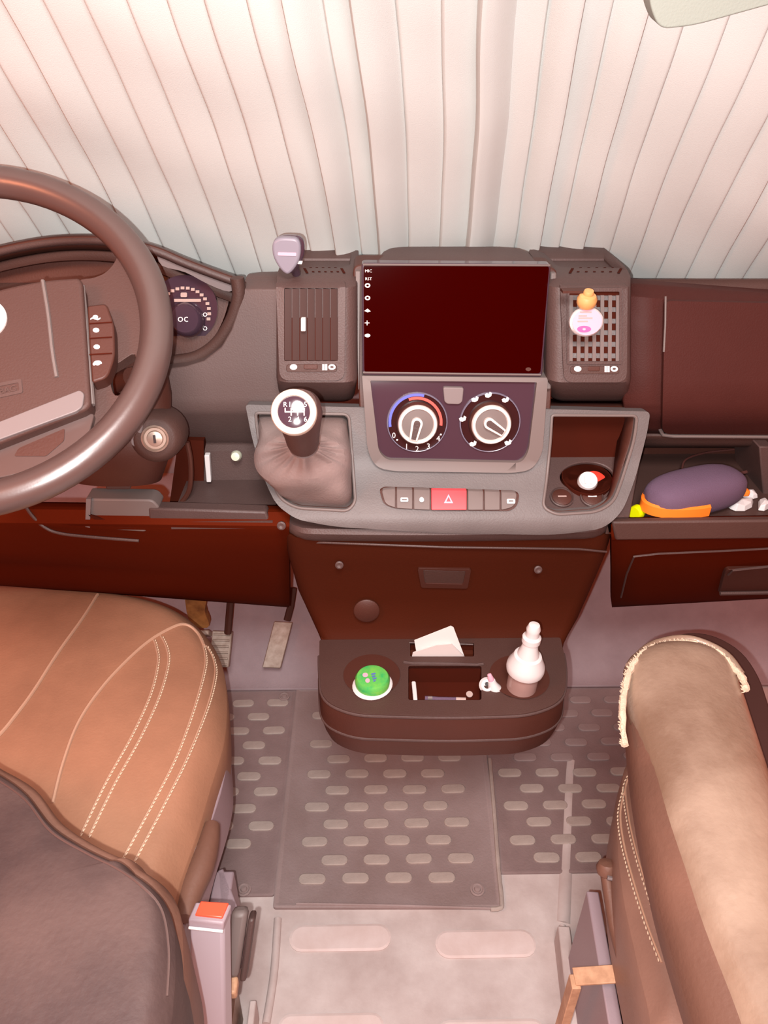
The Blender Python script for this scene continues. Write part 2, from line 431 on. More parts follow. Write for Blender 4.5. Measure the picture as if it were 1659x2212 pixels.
# upper panel, left of the console
upY = lambda x, y: aY(x, y, lerp([(596, 1.06), (600, 1.00), (607, .975), (625, .955), (860, .925), (885, .925), (896, .93), (955, .975), (972, 1.02)], y))
part('upper_panel', slab_bm([(530, 601), (560, 596), (625, 594), (625, 972), (360, 976), (360, 796), (400, 792), (440, 780), (478, 750), (500, 712), (514, 670), (522, 632)], [], upY, (0, .02, 0), cuts=(600, 607, 625, 660, 700, 745, 780, 860, 885, 896, 920, 955)), 'panel', bevel=.002)
# upper panel, right of the console
band('upper_panel', (1350, 2250), [(600, 1.10), (603, 1.00), (612, .975), (640, .950), (870, .915), (895, .92), (938, .955)], 'lid', topf=lambda x, y: (x-1360)*.075 if y < 650 else (x-1360)*.02)
# passenger airbag lid, slightly proud, with its seam
lid = lambda x, y: aY(x, y, lerp([(610, .965), (640, .941), (870, .905), (905, .915), (940, .945)], y))
part('airbag_lid', slab_bm(rnd([(1437, 650), (2250, 668), (2250, 944), (1430, 938)], [14, 4, 4, 18]), [], lid, (0, .008, 0), cuts=(670, 700, 760, 820, 870, 905)), 'lid', bevel=.002)
part('lid_seam', tube([lid(1438, 640), lid(1437, 700), lid(1434, 760)], .0014, 6), 'button')
part('lid_edge', tube([aY(x, y, .947) for x, y in ((1425, 925), (1432, 939), (1455, 942), (2250, 947))], .0028, 8), 'button')
# defroster top plate behind everything
def topf_(t, s):
    a = aY(-60+1900*t, 600, 1.0); return Vector((a.x, 1.00+s*.24, 1.000-.14*s))
part('top_plate', sheet(lin(0, 1, 4), lin(0, 1, 20), topf_), 'plastic', solid=.02, soff=1)

# --- right open shelf
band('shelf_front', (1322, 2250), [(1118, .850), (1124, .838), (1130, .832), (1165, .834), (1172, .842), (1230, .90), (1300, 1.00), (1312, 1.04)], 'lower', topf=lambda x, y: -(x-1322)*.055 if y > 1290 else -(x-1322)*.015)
part('shelf_lip', slab_bm([(1322, 1128), (2250, 1118), (2250, 1158), (1330, 1168)], [], lambda x, y: aY(x, y, .829), (0, .012, 0)), 'plastic', bevel=.003)
def rectw(x0, y0, x1, y1): return [(x0, y0), (x1, y0), (x1, y1), (x0, y1)]
xl, xr = aY(1310, 1100, .86).x, .80
part('shelf_floor', slab_bm(rectw(xl, .845, xr, 1.07), [], lambda x, y: Vector((x, y, .722)), (0, 0, -.012)), 'plastic')
band('shelf_back', (1340, 2250), [(938, .985), (962, 1.0), (968, 1.055), (990, 1.055), (1000, 1.056)], 'plastic_d')
band('shelf_header', (1390, 2250), [(940, .948), (944, .948), (962, .958), (966, .975)], 'plastic')
part('shelf_divider', slab_bm([(1640, 965), (1670, 965), (1680, 1075), (1650, 1085)], [], lambda x, y: aY(x, y, .93), (0, .10, 0)), 'plastic_l', bevel=.002)
# lower glove box: lid outline and grab handle
gm = lambda x, y: aY(x, y, lerp([(1165, .834), (1172, .838), (1230, .895), (1300, .995)], y+(x-1322)*.015))
part('glove_box_seam', tube([gm(x, y)+Vector((0, -.003, .002)) for x, y in ((1340, 1290), (1352, 1240), (1368, 1202), (1420, 1196), (1560, 1190), (1750, 1180))], .0016, 6), 'plastic_l')
hnd = part('grab_handle', slab_bm(rnd([(1562, 1228), (2250, 1214), (2250, 1276), (1548, 1284)], [10, 4, 4, 10]), [], lambda x, y: gm(x, y)+Vector((0, -.008, .004)), (0, .02, 0)), 'plastic_d', bevel=.003)
part('handle_edge', tube([gm(x, y)+Vector((0, -.010, .006)) for x, y in ((1566, 1240), (1575, 1230), (1660, 1221), (1750, 1214))], .0020, 6), 'plastic_l', hnd)
part('handle_edge', tube([gm(x, y)+Vector((0, -.012, .004)) for x, y in ((1548, 1276), (1650, 1274), (1750, 1270))], .0035, 6), 'plastic_l', hnd)

# --- left recess and lower panel
band('recess_back', (405, 575), [(955, .975), (975, .962), (1050, .956), (1056, .956)], 'plastic_l', nx=6)
xl, xr = aY(370, 1100, .86).x, aY(590, 1100, .86).x
part('recess_floor', slab_bm(rectw(xl, .845, xr, .965), [], lambda x, y: Vector((x, y, .735)), (0, 0, -.012)), 'plastic_l')
part('recess_side', slab_bm([(385, 950), (440, 952), (440, 1050), (395, 1100), (365, 1098)], [], lambda x, y: aY(x, y, .955), (0, .02, 0)), 'recess')
P = [aY(x, y, .90) for x, y in ((404, 955), (412, 1000), (410, 1055), (392, 1085), (368, 1098))]
part('recess_trim', tube(catmull(P, 5), .0035, 8), 'plastic_d')
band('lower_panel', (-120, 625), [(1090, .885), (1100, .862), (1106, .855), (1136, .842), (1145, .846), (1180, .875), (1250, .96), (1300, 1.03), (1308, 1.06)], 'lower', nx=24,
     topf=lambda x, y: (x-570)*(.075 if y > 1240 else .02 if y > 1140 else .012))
part('panel_ledge', slab_bm([(320, 1098), (575, 1106), (590, 1146), (322, 1134)], [], lambda x, y: aY(x, y, .848), (0, .02, 0)), 'plastic_l', bevel=.003)
# the fuse pocket with loose cable edges left of it
pk = lambda x, y: aY(x, y, .85)
pock = part('storage_pocket', slab_bm(rnd([(184, 1078), (330, 1080), (345, 1098), (318, 1128), (318, 1150), (190, 1142)], [4, 14, 6, 6, 10, 8]), [], pk, (0, .03, 0)), 'button', bevel=.003)
part('pocket_edge', slab_bm([(186, 1078), (196, 1078), (194, 1140), (184, 1138)], [], lambda x, y: aY(x, y, .846), (0, .005, 0)), 'satin', pock)
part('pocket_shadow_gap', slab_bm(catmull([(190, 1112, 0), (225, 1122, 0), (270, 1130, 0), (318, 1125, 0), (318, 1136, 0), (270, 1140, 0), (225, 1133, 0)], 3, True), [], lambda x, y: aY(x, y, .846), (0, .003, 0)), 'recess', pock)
P = [aY(x, y, .846) for x, y in ((50, 1085), (68, 1112), (95, 1138), (130, 1152), (200, 1160), (300, 1168))]
part('panel_seam', tube(catmull(P, 5), .0022, 6), 'plastic_l')

# --- vent pods beside the screen
def pod(x0, x1, name='vent_pod'):
    rows = [(577, 1.02), (580, .985), (590, .955), (604, .930), (622, .914), (700, .902), (800, .888), (826, .884), (836, .892), (862, .928), (868, .95)]
    rings = []
    for y, Y in rows:
        f = lerp([(577, .80), (590, .93), (604, 1), (826, 1), (862, .93), (868, .9)], y)
        g = 0
        cx = (x0+x1)/2; hw = (x1-x0)/2*f
        a = aY(cx-hw, y, Y); b = aY(cx+hw, y, Y)
        r = .018; pts = []
        pts.append(Vector((a.x, Y+.14, a.z-.0)))
        for k in range(6): t = PI/2*k/5; pts.append(Vector((a.x+r-r*math.cos(t), Y+r-r*math.sin(t), a.z)))
        for k in range(6): t = PI/2*k/5; pts.append(Vector((b.x-r+r*math.sin(t), Y+r-r*math.cos(t), b.z)))
        pts.append(Vector((b.x, Y+.14, b.z)))
        rings.append(pts)
    return part(name, loft(rings), 'plastic_l')
podL = pod(594, 772); podR = pod(1186, 1370)
def vent(x0, y0, x1, y1, closed, pod_o, sx):
    """bezel, slats and slider; coordinates are the opening"""
    Yf = lambda x, y: lerp([(604, .930), (622, .914), (700, .902), (800, .888), (826, .884)], y)
    mf = lambda x, y: aY(x, y, Yf(x, y)-.003)
    outer = rnd([(x0-18, y0-14), (x1+16, y0-14), (x1+14, y1+42), (x0-10, y1+42)], [8, 8, 22, 22])
    v = part('air_vent', slab_bm(outer, [rect(x0, y0, x1, y1, 3)], mf, (0, .010, 0), cuts=(620, 700, 780)), 'plastic_l', bevel=.0025)
    part('vent_duct', slab_bm(rect(x0-4, y0-4, x1+4, y1+4), [], lambda x, y: aY(x, y, Yf(x, y)-.0005), (0, .001, 0), cuts=(700,)), 'recess', v)
    if closed:
        n = 7
        for k in range(n):
            a = x0+(x1-x0)*k/n; b = x0+(x1-x0)*(k+1)/n
            bm = slab_bm([(a+1, y0+2), (b-.4, y0+2), (b-.4, y1-2), (a+1, y1-2)], [], lambda x, y, a=a, b=b: aY(x, y, Yf(x, y)-.0035+.003*(x-a)/(b-a)), (0, .003, 0), cuts=(700,))
            part('vent_slat', bm, 'slat', v)
        part('vent_tab', slab_bm(rect(650, 688, 660, 716, 2), [], lambda x, y: aY(x, y, Yf(x, y)-.010), (0, .006, 0)), 'ink', v, bevel=.0008, label='white closing tab')
    else:
        for k in range(6):
            yy = y0+12+(y1-y0-16)*k/5.6
            part('vent_slat', slab_bm([(x0, yy), (x1, yy+1), (x1, yy+9), (x0, yy+8)], [], lambda x, y: aY(x, y, Yf(x, y)-.0015), (0, .0012, .001)), 'fascia', v)
        for k in range(7):
            xx = x0+2+(x1-x0-11)*k/6
            part('vent_slat', slab_bm([(xx, y0+10), (xx+8, y0+10), (xx+7, y1), (xx-1, y1)], [], lambda x, y: aY(x, y, Yf(x, y)-.004), (0, .0012, 0), cuts=(700,)), 'button', v)
        part('vent_frame', slab_bm(rect(x0-3, y0-6, x1+3, y1+3, 3), [rect(x0+2, y0+2, x1-2, y1-3, 2)], lambda x, y: aY(x, y, Yf(x, y)-.0052), (0, .002, 0), cuts=(700,)), 'plastic_l', v)
    sl = part('vent_slider', slab_bm(rect(x0+4, y1+8, x1-2, y1+24, 7), [], lambda x, y: aY(x, y, Yf(x, y)-.0045), (0, .002, 0)), 'plastic', v, bevel=.0006)
    mk = lambda x, y: aY(x, y, Yf(x, y)-.0052)
    bm = slab_bm(ell(x0+20, y1+13, 8, 6, 16), [], mk, (0, .0008, 0))
    part('slider_mark', bm, 'ink', v)
    bm = slab_bm(ell(x1-13, y1+13, 8, 6, 16), [ell(x1-13, y1+13, 4, 2.5, 12)], mk, (0, .0008, 0))
    for q in (0, 6): merge(bm, slab_bm(rect(x1-34+q, y1+7, x1-29+q, y1+20), [], mk, (0, .0008, 0)))
    part('slider_mark', bm, 'ink', v)
    part('thumb_wheel', slab_bm(rect(x0+42, y1+8, x1-44, y1+18, 3), [], mk, (0, .002, 0)), 'plastic_d', v, bevel=.0008)
    return v
vent(614, 622, 730, 780, True, podL, 1)
vent(1228, 628, 1340, 784, False, podR, -1)
# defroster slits on the pod tops
for x0, x1, sgn in ((655, 735, 1), (1235, 1340, -1)):
    for k in range(7):
        x = x0+(x1-x0)*k/6
        y = 583+ (2 if k in (0, 6) else 0)
        lean = -6*sgn
        part('defroster_slit', slab_bm([(x, y-5), (x+5, y-5), (x+5+lean*-1, y+5), (x-lean, y+5)], [], lambda x, y: aY(x, y, lerp([(577, 1.02), (580, .985), (590, .955), (604, .930)], y)-.002), (0, .002, 0)), 'recess')
# --- console top hood behind the screen
bm = bmesh.new(); rings = []
for y, Y, a, b in ((533, 1.06, 850, 1100), (535, 1.035, 838, 1125), (541, 1.02, 826, 1142), (550, .995, 818, 1150), (560, .97, 808, 1158), (570, .955, 790, 1180), (600, .95, 780, 1186)):
    pts = []
    for k in range(17):
        t = k/16; s = 2*t-1; x = (a+b)/2+(b-a)/2*math.sin(s*PI/2)
        q = aY(x, y+ (6*abs(s)**6), Y); pts.append(q)
    rings.append(pts)
rings = [[p+Vector((0, .06, -.03)) for p in rings[0]]]+rings
loft(rings, False, (False, False), bm)
part('console_hood', bm, 'plastic_l', solid=.012, soff=1)
# --- central surround panel (dark backing of screen and climate unit)
Yc = lambda y: lerp([(560, .945), (570, .940), (808, .914), (830, .905), (1000, .882), (1030, .872)], y)
bk = rnd([(762, 572), (1204, 578), (1184, 1000), (1150, 1034), (812, 1030), (782, 1000)], [18, 18, 14, 26, 26, 14])
part('centre_backing', slab_bm(bk, [], lambda x, y: aY(x, y, Yc(y)+.006), (0, .05, 0), cuts=(700, 808, 830, 900, 1000)), 'plastic_d', bevel=.003)
# raised U-shaped frame round the climate unit
fo = rnd([(782, 812), (1184, 816), (1172, 980), (1150, 1015), (1110, 1022), (850, 1018), (812, 1010), (794, 975)], [0, 0, 20, 24, 20, 20, 24, 20])
fi = rnd([(800, 822), (1160, 826), (1142, 975), (1128, 1000), (835, 994), (818, 975)], [3, 3, 12, 16, 16, 12])
part('climate_frame', slab_bm(fo, [fi], lambda x, y: aY(x, y, Yc(y)-.010), (0, .018, 0), cuts=(850, 900, 950, 1000)), 'button', bevel=.003, seg=3)
for s in ((768, 586, 778, 812), (1190, 590, 1203, 812)):
    x0, y0, x1, y1 = s
    part('side_trim', slab_bm([(x0, y0), (x1, y0), (x1-2 if x0 < 900 else x1-12, y1+30), (x0+6 if x0 < 900 else x0-12, y1+30)], [], lambda x, y: aY(x, y, Yc(y)-.002), (0, .012, 0), cuts=(700,)), 'button', bevel=.002)
# --- climate control panel
cp = lambda x, y: aY(x, y, Yc(y)-.004)
clim = part('climate_panel', slab_bm(fi, [], cp, (0, .010, 0), cuts=(850, 900, 950, 1000)), 'gloss')
def dial(cx, cy, ang, left):
    c = cp(cx, cy); a, b = cp(cx+20, cy), cp(cx, cy+20)
    n = (a-c).cross(c-b).normalized()
    if n.y > 0: n = -n
    k = (a-c).length/20
    x, yv, z = basis(n)
    def lay(px, py, off): # offset on dial plane
        return aN(px, py, c+n*off, n)
    rim_ = part('dial_surround', lathe([(64*k, 0), (64*k, .002), (62*k, .0035), (58*k, .003), (52*k, .0028), (0, .0028)], c, n, 48), 'dialbed', clim)
    part('dial_rim_glint', lathe([(66*k, .0005), (66*k, .0028), (64.5*k, .0040), (63*k, .0036), (63*k, .0005)], c, n, 48), 'blue_glint', clim)
    dl = part('control_dial', lathe([(46*k, .002), (46*k, .009), (43*k, .012), (0, .012)], c, n, 40), 'plastic_d', clim)
    part('dial_ring', lathe([(42*k, .011), (42*k, .0155), (40*k, .0175), (35*k, .0175), (33*k, .015), (33*k, .011)], c, n, 48), 'chrome', clim, label='chrome ring of the dial')
    part('dial_face', lathe([(33*k, .012), (33*k, .0145), (25*k, .0150), (0, .0150)], c, n, 40), 'button', clim)
    # pointer: teardrop with a chrome outline
    ca, sa = math.cos(ang), math.sin(ang)
    def tear(sc, off):
        pts = []
        for q in range(14):
            t = PI/2+PI*q/13; pts.append((10*sc*math.cos(t), 10*sc*math.sin(t)))
        pts += [(36-(1-sc)*3, -7*sc), (36-(1-sc)*3, 7*sc)]
        o2 = []
        for u, v in pts: o2.append((cx+(u*ca-v*sa), cy+4+(u*sa+v*ca)))
        return o2
    part('dial_pointer', slab_bm(tear(1.25, 0), [], lambda x, y: lay(x, y, .022), -n*.007), 'chrome', clim, bevel=.0006)
    part('pointer_inlay', slab_bm(tear(.72, 0), [], lambda x, y: lay(x, y, .0226), -n*.002), 'plastic_l', clim)
    bm = bmesh.new()
    if left:
        for a0, a1, r0_, r1_, m in ((170, 285, 56, 62, 'blue'), (250, 368, 49, 55, 'red')):
            arc = [(cx+r1_*math.cos(math.radians(t)), cy+r1_*math.sin(math.radians(t))) for t in lin(a0, a1, 16)]
            arc += [(cx+r0_*math.cos(math.radians(t)), cy+r0_*math.sin(math.radians(t))) for t in lin(a1, a0, 16)]
            part('temperature_arc', slab_bm(arc, [], lambda x, y: lay(x, y, .0042), -n*.0006), m, clim, label='%s temperature arc' % m)
        for a_, tx in ((150, '0'), (138, '•'), (113, '1'), (90, '2'), (65, '3'), (38, '4'), (28, '•')):
            a_ = math.radians(a_); part('dial_mark', text_bm(tx, cx+58*math.cos(a_), cy+58*math.sin(a_), 17, lambda x, y: lay(x, y, .0045), (0, 0, 0)), 'ink', clim)
    else:
        for a_ in (187, 237, 267, 305, 128, 48):
            a_ = math.radians(a_); ix, iy = cx+59*math.cos(a_), cy+59*math.sin(a_)
            part('dial_mark', plate_bm([(ix-8, iy-1), (ix-3, iy-4), (ix+1, iy-2), (ix+3, iy-7), (ix+8, iy-4), (ix+6, iy+3), (ix, iy+6), (ix-6, iy+5)], [], lambda x, y: lay(x, y, .0045)), 'ink', clim)
dial(901, 912, math.radians(103), True); dial(1058, 912, math.radians(34), False)
part('recirculation_button', slab_bm(rnd([(957, 837), (1002, 838), (999, 868), (992, 874), (966, 873), (960, 868)], 5), [], lambda x, y: aY(x, y, Yc(y)-.009), (0, .006, 0)), 'satin', clim, bevel=.001, label='light grey square button')
# --- console fascia with openings
Yf = lambda y: lerp([(870, .902), (900, .898), (1000, .880), (1040, .862), (1080, .840), (1110, .826), (1125, .820), (1145, .818), (1160, .822)], y)
fm = lambda x, y: aY(x, y, Yf(y))
fas = rnd([(530, 874), (780, 880), (1190, 884), (1405, 889), (1398, 935), (1372, 1035), (1345, 1105), (1305, 1142), (1200, 1156), (960, 1152), (720, 1138), (640, 1122), (598, 1092), (574, 1045), (545, 950)],
          [8, 0, 0, 12, 20, 25, 25, 30, 40, 60, 40, 20, 20, 25, 25])
gear_hole = rnd([(552, 892), (754, 895), (758, 950), (768, 1085), (752, 1104), (640, 1098), (606, 1078), (585, 1035), (560, 960)], [8, 14, 30, 14, 14, 20, 16, 20, 25])
bin_hole = rnd([(1192, 897), (1376, 898), (1370, 950), (1342, 1040), (1325, 1085), (1290, 1106), (1200, 1112), (1172, 1096), (1180, 1040), (1188, 960)], [6, 12, 25, 25, 20, 24, 24, 14, 20, 25])
part('console_fascia', slab_bm(fas, [gear_hole, bin_hole], fm, (0, .020, -.004), cuts=(900, 940, 980, 1000, 1020, 1040, 1060, 1080, 1095, 1110, 1125, 1145)), 'fascia', bevel=.004, seg=3)
# raised lip round the gear recess and bin
for hl in (gear_hole, bin_hole):
    part('recess_lip', tube([fm(x, y)+Vector((0, -.0005, .0005)) for x, y in hl], .0022, 8, closed=True), 'button')
part('gear_well', slab_bm(rnd([(545, 885), (765, 885), (775, 1110), (640, 1106), (590, 1080)], 5), [], lambda x, y: aY(x, y, Yf(y)+.028), (0, .01, 0), cuts=(1000, 1040, 1080)), 'plastic_l')
part('bin_back', slab_bm([(1180, 885), (1385, 885), (1370, 1000), (1180, 1000)], [], lambda x, y: aY(x, y, .935), (0, .01, 0)), 'recess')
# bin floor with the cup hole and two sockets
bp0, bp1 = aY(1270, 985, .937), aY(1260, 1112, .842)
bnn = Vector((1, 0, 0)).cross(bp1-bp0).normalized()
if bnn.z < 0: bnn = -bnn
bf = lambda x, y: aN(x, y, bp0, bnn)
part('bin_floor', slab_bm([(1150, 985), (1385, 985), (1360, 1116), (1150, 1118)], [ell(1268, 1030, 58, 32, 32)], bf, -bnn*.006), 'plastic_l', bevel=.0015)
for nm_, hl, dp in (('bin_wall', bin_hole, .055), ('well_wall', gear_hole, .012)):
    a = [fm(x, y)+Vector((0, .010, -.002)) for x, y in hl]; b = [p+Vector((0, dp*lerp([(900, 1), (990, .8), (1050, .35), (1112, .08)], q[1]), -.004)) for p, q in zip(a, hl)]
    part(nm_, loft([a+[a[0]], b+[b[0]]], False, (False, False)), 'plastic_d', solid=.002, soff=0)
cc = bf(1268, 1032); k_ = .95/F
cupn = Vector((0, -.18, 1)).normalized()
part('cup_well', lathe([(.0355, 0), (.0335, -.05), (.001, -.052), (.001, -.050), (.0325, -.048), (.0345, 0)], cc, cupn, 32), 'recess')
for cx, m_ in ((1213, 'plastic_d'), (1278, 'plastic_d')):
    c = bf(cx, 1076)
    s = part('power_socket', lathe([(.0165, 0), (.0165, .003), (.0150, .004), (.0140, .0015), (0, .0015)], c, bnn, 28), 'plastic_l')
    part('socket_cap', lathe([(.0135, .001), (.0135, .003), (.012, .0038), (0, .0038)], c, bnn, 28), m_, s)
    part('socket_mark', box(c+bnn*.0045, .012, .002, .0006, basis(bnn, (0, -1, 0)), ), 'dim' if cx < 1250 else 'ink', s)
# --- switch row
sm = lambda x, y: aY(x, y, Yf(y)-.002)
so = rnd([(820, 1060), (830, 1054), (1110, 1062), (1122, 1068), (1118, 1092), (1102, 1104), (930, 1102), (850, 1098), (828, 1088)], [4, 6, 6, 6, 14, 14, 20, 14, 10])
swb = part('switch_bank', slab_bm(so, [], sm, (0, .006, 0), cuts=(1060, 1080, 1095)), 'plastic_d')
cuts_ = [(821, 854), (857, 891), (894, 929), (932, 1008), (1011, 1044), (1047, 1080), (1083, 1119)]
for i, (a, b) in enumerate(cuts_):
    ya = 1056+(a-821)*.024; yb = 1096+min(a-821, 110)*.055
    poly = [(a, ya), (b, ya+1), (b, yb+2 if i < 3 else yb), (a, yb)]
    if i == 0: poly = rnd([(824, 1058), (854, 1056), (854, 1097), (832, 1090)], [8, 0, 0, 14])
    if i == 6: poly = rnd([(1083, 1063), (1117, 1064), (1113, 1095), (1083, 1102)], [0, 8, 14, 0])
    s = part('hazard_switch' if i == 3 else 'push_switch', slab_bm(poly, [], lambda x, y: aY(x, y, Yf(y)-(.006 if i == 3 else .0045)), (0, .006, 0), cuts=(1080,)), 'hazard' if i == 3 else 'button', swb, bevel=.0008, label='red hazard switch' if i == 3 else None)
ic = lambda x, y: aY(x, y, Yf(y)-.0066)
for g_ in (slab_bm(rect(865, 1076, 882, 1084, 3), [rect(868, 1078, 879, 1082, 1)], ic, (0, .0018, 0)), slab_bm(ell(911, 1080, 5, 5, 12), [], ic, (0, .0018, 0)), slab_bm(rect(1095, 1079, 1113, 1088, 3), [rect(1099, 1081, 1109, 1085, 1)], ic, (0, .0018, 0))):
    part('switch_symbol', g_, 'ink', swb)
part('hazard_triangle', slab_bm([(969, 1068), (979, 1087), (959, 1087)], [[(969, 1073), (974, 1084), (964, 1084)]], lambda x, y: aY(x, y, Yf(y)-.0068), (0, .001, 0)), 'pink', swb)
# --- console lower body
def hull(rows, r=.03, n=5, back=.25):
    rings = []
    for (xa, xb, y, Y) in rows:
        a = aY(xa, y, Y); b = aY(xb, y, Y); z = (a.z+b.z)/2; pts = [Vector((a.x+.012, Y+back, z))]
        for k in range(n+1): t = PI/2*k/n; pts.append(Vector((a.x+r-r*math.cos(t), Y+r-r*math.sin(t), z)))
        for k in range(1, 6): pts.append(Vector((a.x+r+(b.x-a.x-2*r)*k/6, Y-.004*math.sin(k/6*PI), z)))
        for k in range(n+1): t = PI/2*k/n; pts.append(Vector((b.x-r+r*math.sin(t), Y+r-r*math.cos(t), z)))
        pts.append(Vector((b.x-.012, Y+back, z))); rings.append(pts)
    return loft(rings)
part('console_skirt', hull([(604, 1338, 1140, .832), (606, 1336, 1152, .828), (608, 1334, 1162, .832), (612, 1330, 1166, .842)], .045, back=.12), 'plastic_l')
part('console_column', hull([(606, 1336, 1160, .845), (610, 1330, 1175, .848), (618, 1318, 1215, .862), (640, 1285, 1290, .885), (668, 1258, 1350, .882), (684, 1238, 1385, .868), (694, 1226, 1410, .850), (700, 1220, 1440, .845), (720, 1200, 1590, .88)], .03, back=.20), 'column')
part('column_seam', tube([aY(x, y, Y-.003) for x, y, Y in ((640, 1172, .868), (700, 1172, .845), (960, 1182, .843), (1250, 1186, .845), (1310, 1192, .862))], .0016, 6), 'plastic_l')
cY = lambda y: lerp([(1175, .846), (1215, .858), (1290, .881), (1350, .878), (1385, .864)], y)
part('card_slot', slab_bm(rnd([(902, 1228), (1018, 1230), (1010, 1272), (910, 1270)], 5), [rnd([(914, 1232), (1006, 1234), (1000, 1262), (918, 1260)], 3)], lambda x, y: aY(x, y, cY(y)-.006), (0, .010, 0)), 'plastic_d', bevel=.001)
part('slot_flap', slab_bm(rnd([(912, 1232), (1008, 1234), (1002, 1266), (916, 1264)], 3), [], lambda x, y: aY(x, y, cY(y)-.004), (0, .004, 0)), 'plastic', bevel=.001)
for px, py in ((733, 1220), (1162, 1230), (608, 1135)):
    part('cover_screw', lathe([(.006, 0), (.006, .002), (.004, .003), (0, .0015)], aY(px, py, cY(py)-.006 if px > 620 else .826), (0, -1, .3), 16), 'plastic_l')
part('round_plug', lathe([(.020, 0), (.020, .0025), (.018, .004), (0, .004)], aY(792, 1318, cY(1318)-.004), (0, -1, .15), 28), 'plastic_d')

# --- cup holder tray (top at z = .50)
zt = .50
tx0, tx1, ty0, ty1 = -.082, .297, .722, .862
tout = rnd([(tx0, ty1), (tx1, ty1), (tx1-.004, .80), (tx1-.022, .733), (tx1-.075, .708), ((tx0+tx1)/2, .705), (tx0+.055, .712), (tx0+.010, .738), (tx0+.003, .80)], [.004, .004, .03, .035, .04, .10, .04, .035, .03], 6)
lc = aZ(803, 1458, zt); rc = aZ(1122, 1462, zt)
holesT = [[(lc.x+.041*math.cos(a), lc.y+.041*math.sin(a)) for a in [2*PI*k/36 for k in range(36)]],
          [(rc.x+.043*math.cos(a), rc.y+.043*math.sin(a)) for a in [2*PI*k/36 for k in range(36)]]]
def zr(x0, y0, x1, y1, z=zt, r=.004):
    pts = [aZ(x0, y0, z), aZ(x1, y0, z), aZ(x1, y1, z), aZ(x0, y1, z)]
    return rnd([(p.x, p.y) for p in pts], r)
h3 = zr(882, 1438, 1040, 1512); h4 = zr(886, 1388, 1024, 1418, r=.003)
tray = part('cup_holder_tray', slab_bm(tout, [holesT[0], holesT[1], h3, h4], lambda x, y: Vector((x, y, zt)), (0, 0, -.006)), 'plastic', bevel=.002, seg=3)
cxm, cym = (tx0+tx1)/2, .78
def tr(s, z, dy=0): return [Vector((cxm+(x-cxm)*s, cym+(y-cym)*s+dy if y < .80 else y, z)) for x, y in tout]
bm = loft([tr(.985, .4985), tr(1.0, .494), tr(1.006, .460), tr(1.014, .452), tr(1.013, .445), tr(.99, .425), tr(.965, .412), tr(.86, .405)], True, (False, True))
part('tray_body', bm, 'plastic_d', tray)
for s_, z_ in ((1.003, .496), (1.012, .449)):
    pts = tr(s_, z_); pts = [p for p in pts if p.y < .83]
    part('tray_bead', tube(pts, .0022, 8), 'plastic_l', tray)
for c, rr_, dp in ((lc, .041, 0), (rc, .043, .017)):
    part('cup_well', lathe([(rr_+.002, 0), (rr_, -.002), (rr_-.002, -.048+dp), (.001, -.050+dp), (.001, -.048+dp), (rr_-.004, -.046+dp), (rr_-.0015, -.001), (rr_+.001, .0012)], c, (0, 0, 1), 40), 'plastic_d', tray)
def pocket(name, hole, depth):
    a = [Vector((x, y, zt-.001)) for x, y in hole]; b = [Vector((x, y, zt-depth)) for x, y in hole]
    return part(name, loft([a, b], True, (False, True)), 'recess', tray)
pocket('centre_pocket', h3, .035); pocket('card_pocket', h4, .03)
part('pocket_rim', tube([aZ(x, y, zt+.001) for x, y in ((872, 1430), (890, 1433), (1030, 1436), (1044, 1434))], .0025, 8), 'plastic_l', tray)
part('slot_rim', tube([aZ(x, y, zt+.001) for x, y in ((884, 1388), (1022, 1392))], .0014, 6), 'plastic_l', tray)

# --- instrument binnacle
def arc_band(px, Y, off=0): return [aY(x, y, Y) for x, y in px]
cowl_t = [(-120, 570), (-40, 540), (40, 520), (120, 508), (200, 506), (270, 512), (340, 530), (400, 555), (460, 578), (510, 596), (532, 606)]
def cowl_ring(dy, Y, s=0): return [aY(x-s*(x-200)*.10, y+dy, Y) for x, y, _ in catmull([(a, b, 0) for a, b in cowl_t], 4)]
bm = loft([cowl_ring(4, 1.06), cowl_ring(0, 1.0), cowl_ring(3, .97), cowl_ring(12, .962)], False, (False, False))
bin_ = part('instrument_hood', bm, 'plastic_l', solid=.008, soff=1)
part('hood_lining', loft([cowl_ring(10, .965, .1), cowl_ring(34, 1.0, .2), cowl_ring(44, 1.02, .3)], False, (False, False)), 'plastic_d', bin_, solid=.004, soff=1)
part('hood_step', loft([cowl_ring(38, .985, .3), cowl_ring(56, .99, .35), cowl_ring(60, 1.03, .4)], False, (False, False)), 'plastic', bin_, solid=.004, soff=1)
clus = part('instrument_cluster', slab_bm(rnd([(-120, 590), (150, 560), (330, 575), (440, 610), (498, 640), (480, 700), (450, 748), (400, 776), (340, 785), (-120, 785)], [0, 60, 60, 30, 20, 30, 30, 40, 30, 0]), [], lambda x, y: aY(x, y, 1.01-(y-600)*.0002), (0, .02, 0)), 'plastic_d', bin_)
part('lens_reflection', slab_bm(catmull([(342, 548, 0), (380, 556, 0), (430, 578, 0), (480, 600, 0), (512, 615, 0), (495, 630, 0), (450, 614, 0), (400, 588, 0), (350, 574, 0)], 3, True), [], lambda x, y: aY(x, y, .968), (0, .004, 0)), 'satin', bin_, label='pale strip painted as the reflection in the cluster lens')  # reflection in the lens, built as a pale strip
P = [aY(x, y, .958) for x, y in ((512, 600), (516, 640), (502, 690), (470, 740), (425, 772), (370, 782))]
part('cluster_bezel', tube(catmull(P, 6), .009, 10), 'plastic', bin_)
part('gauge_face', slab_bm(ell(398, 668, 72, 74, 36), [], lambda x, y: aY(x, y, .985), (0, .004, 0)), 'gloss', clus)
gq = lambda x, y: aY(x, y, .982)
bm = bmesh.new()
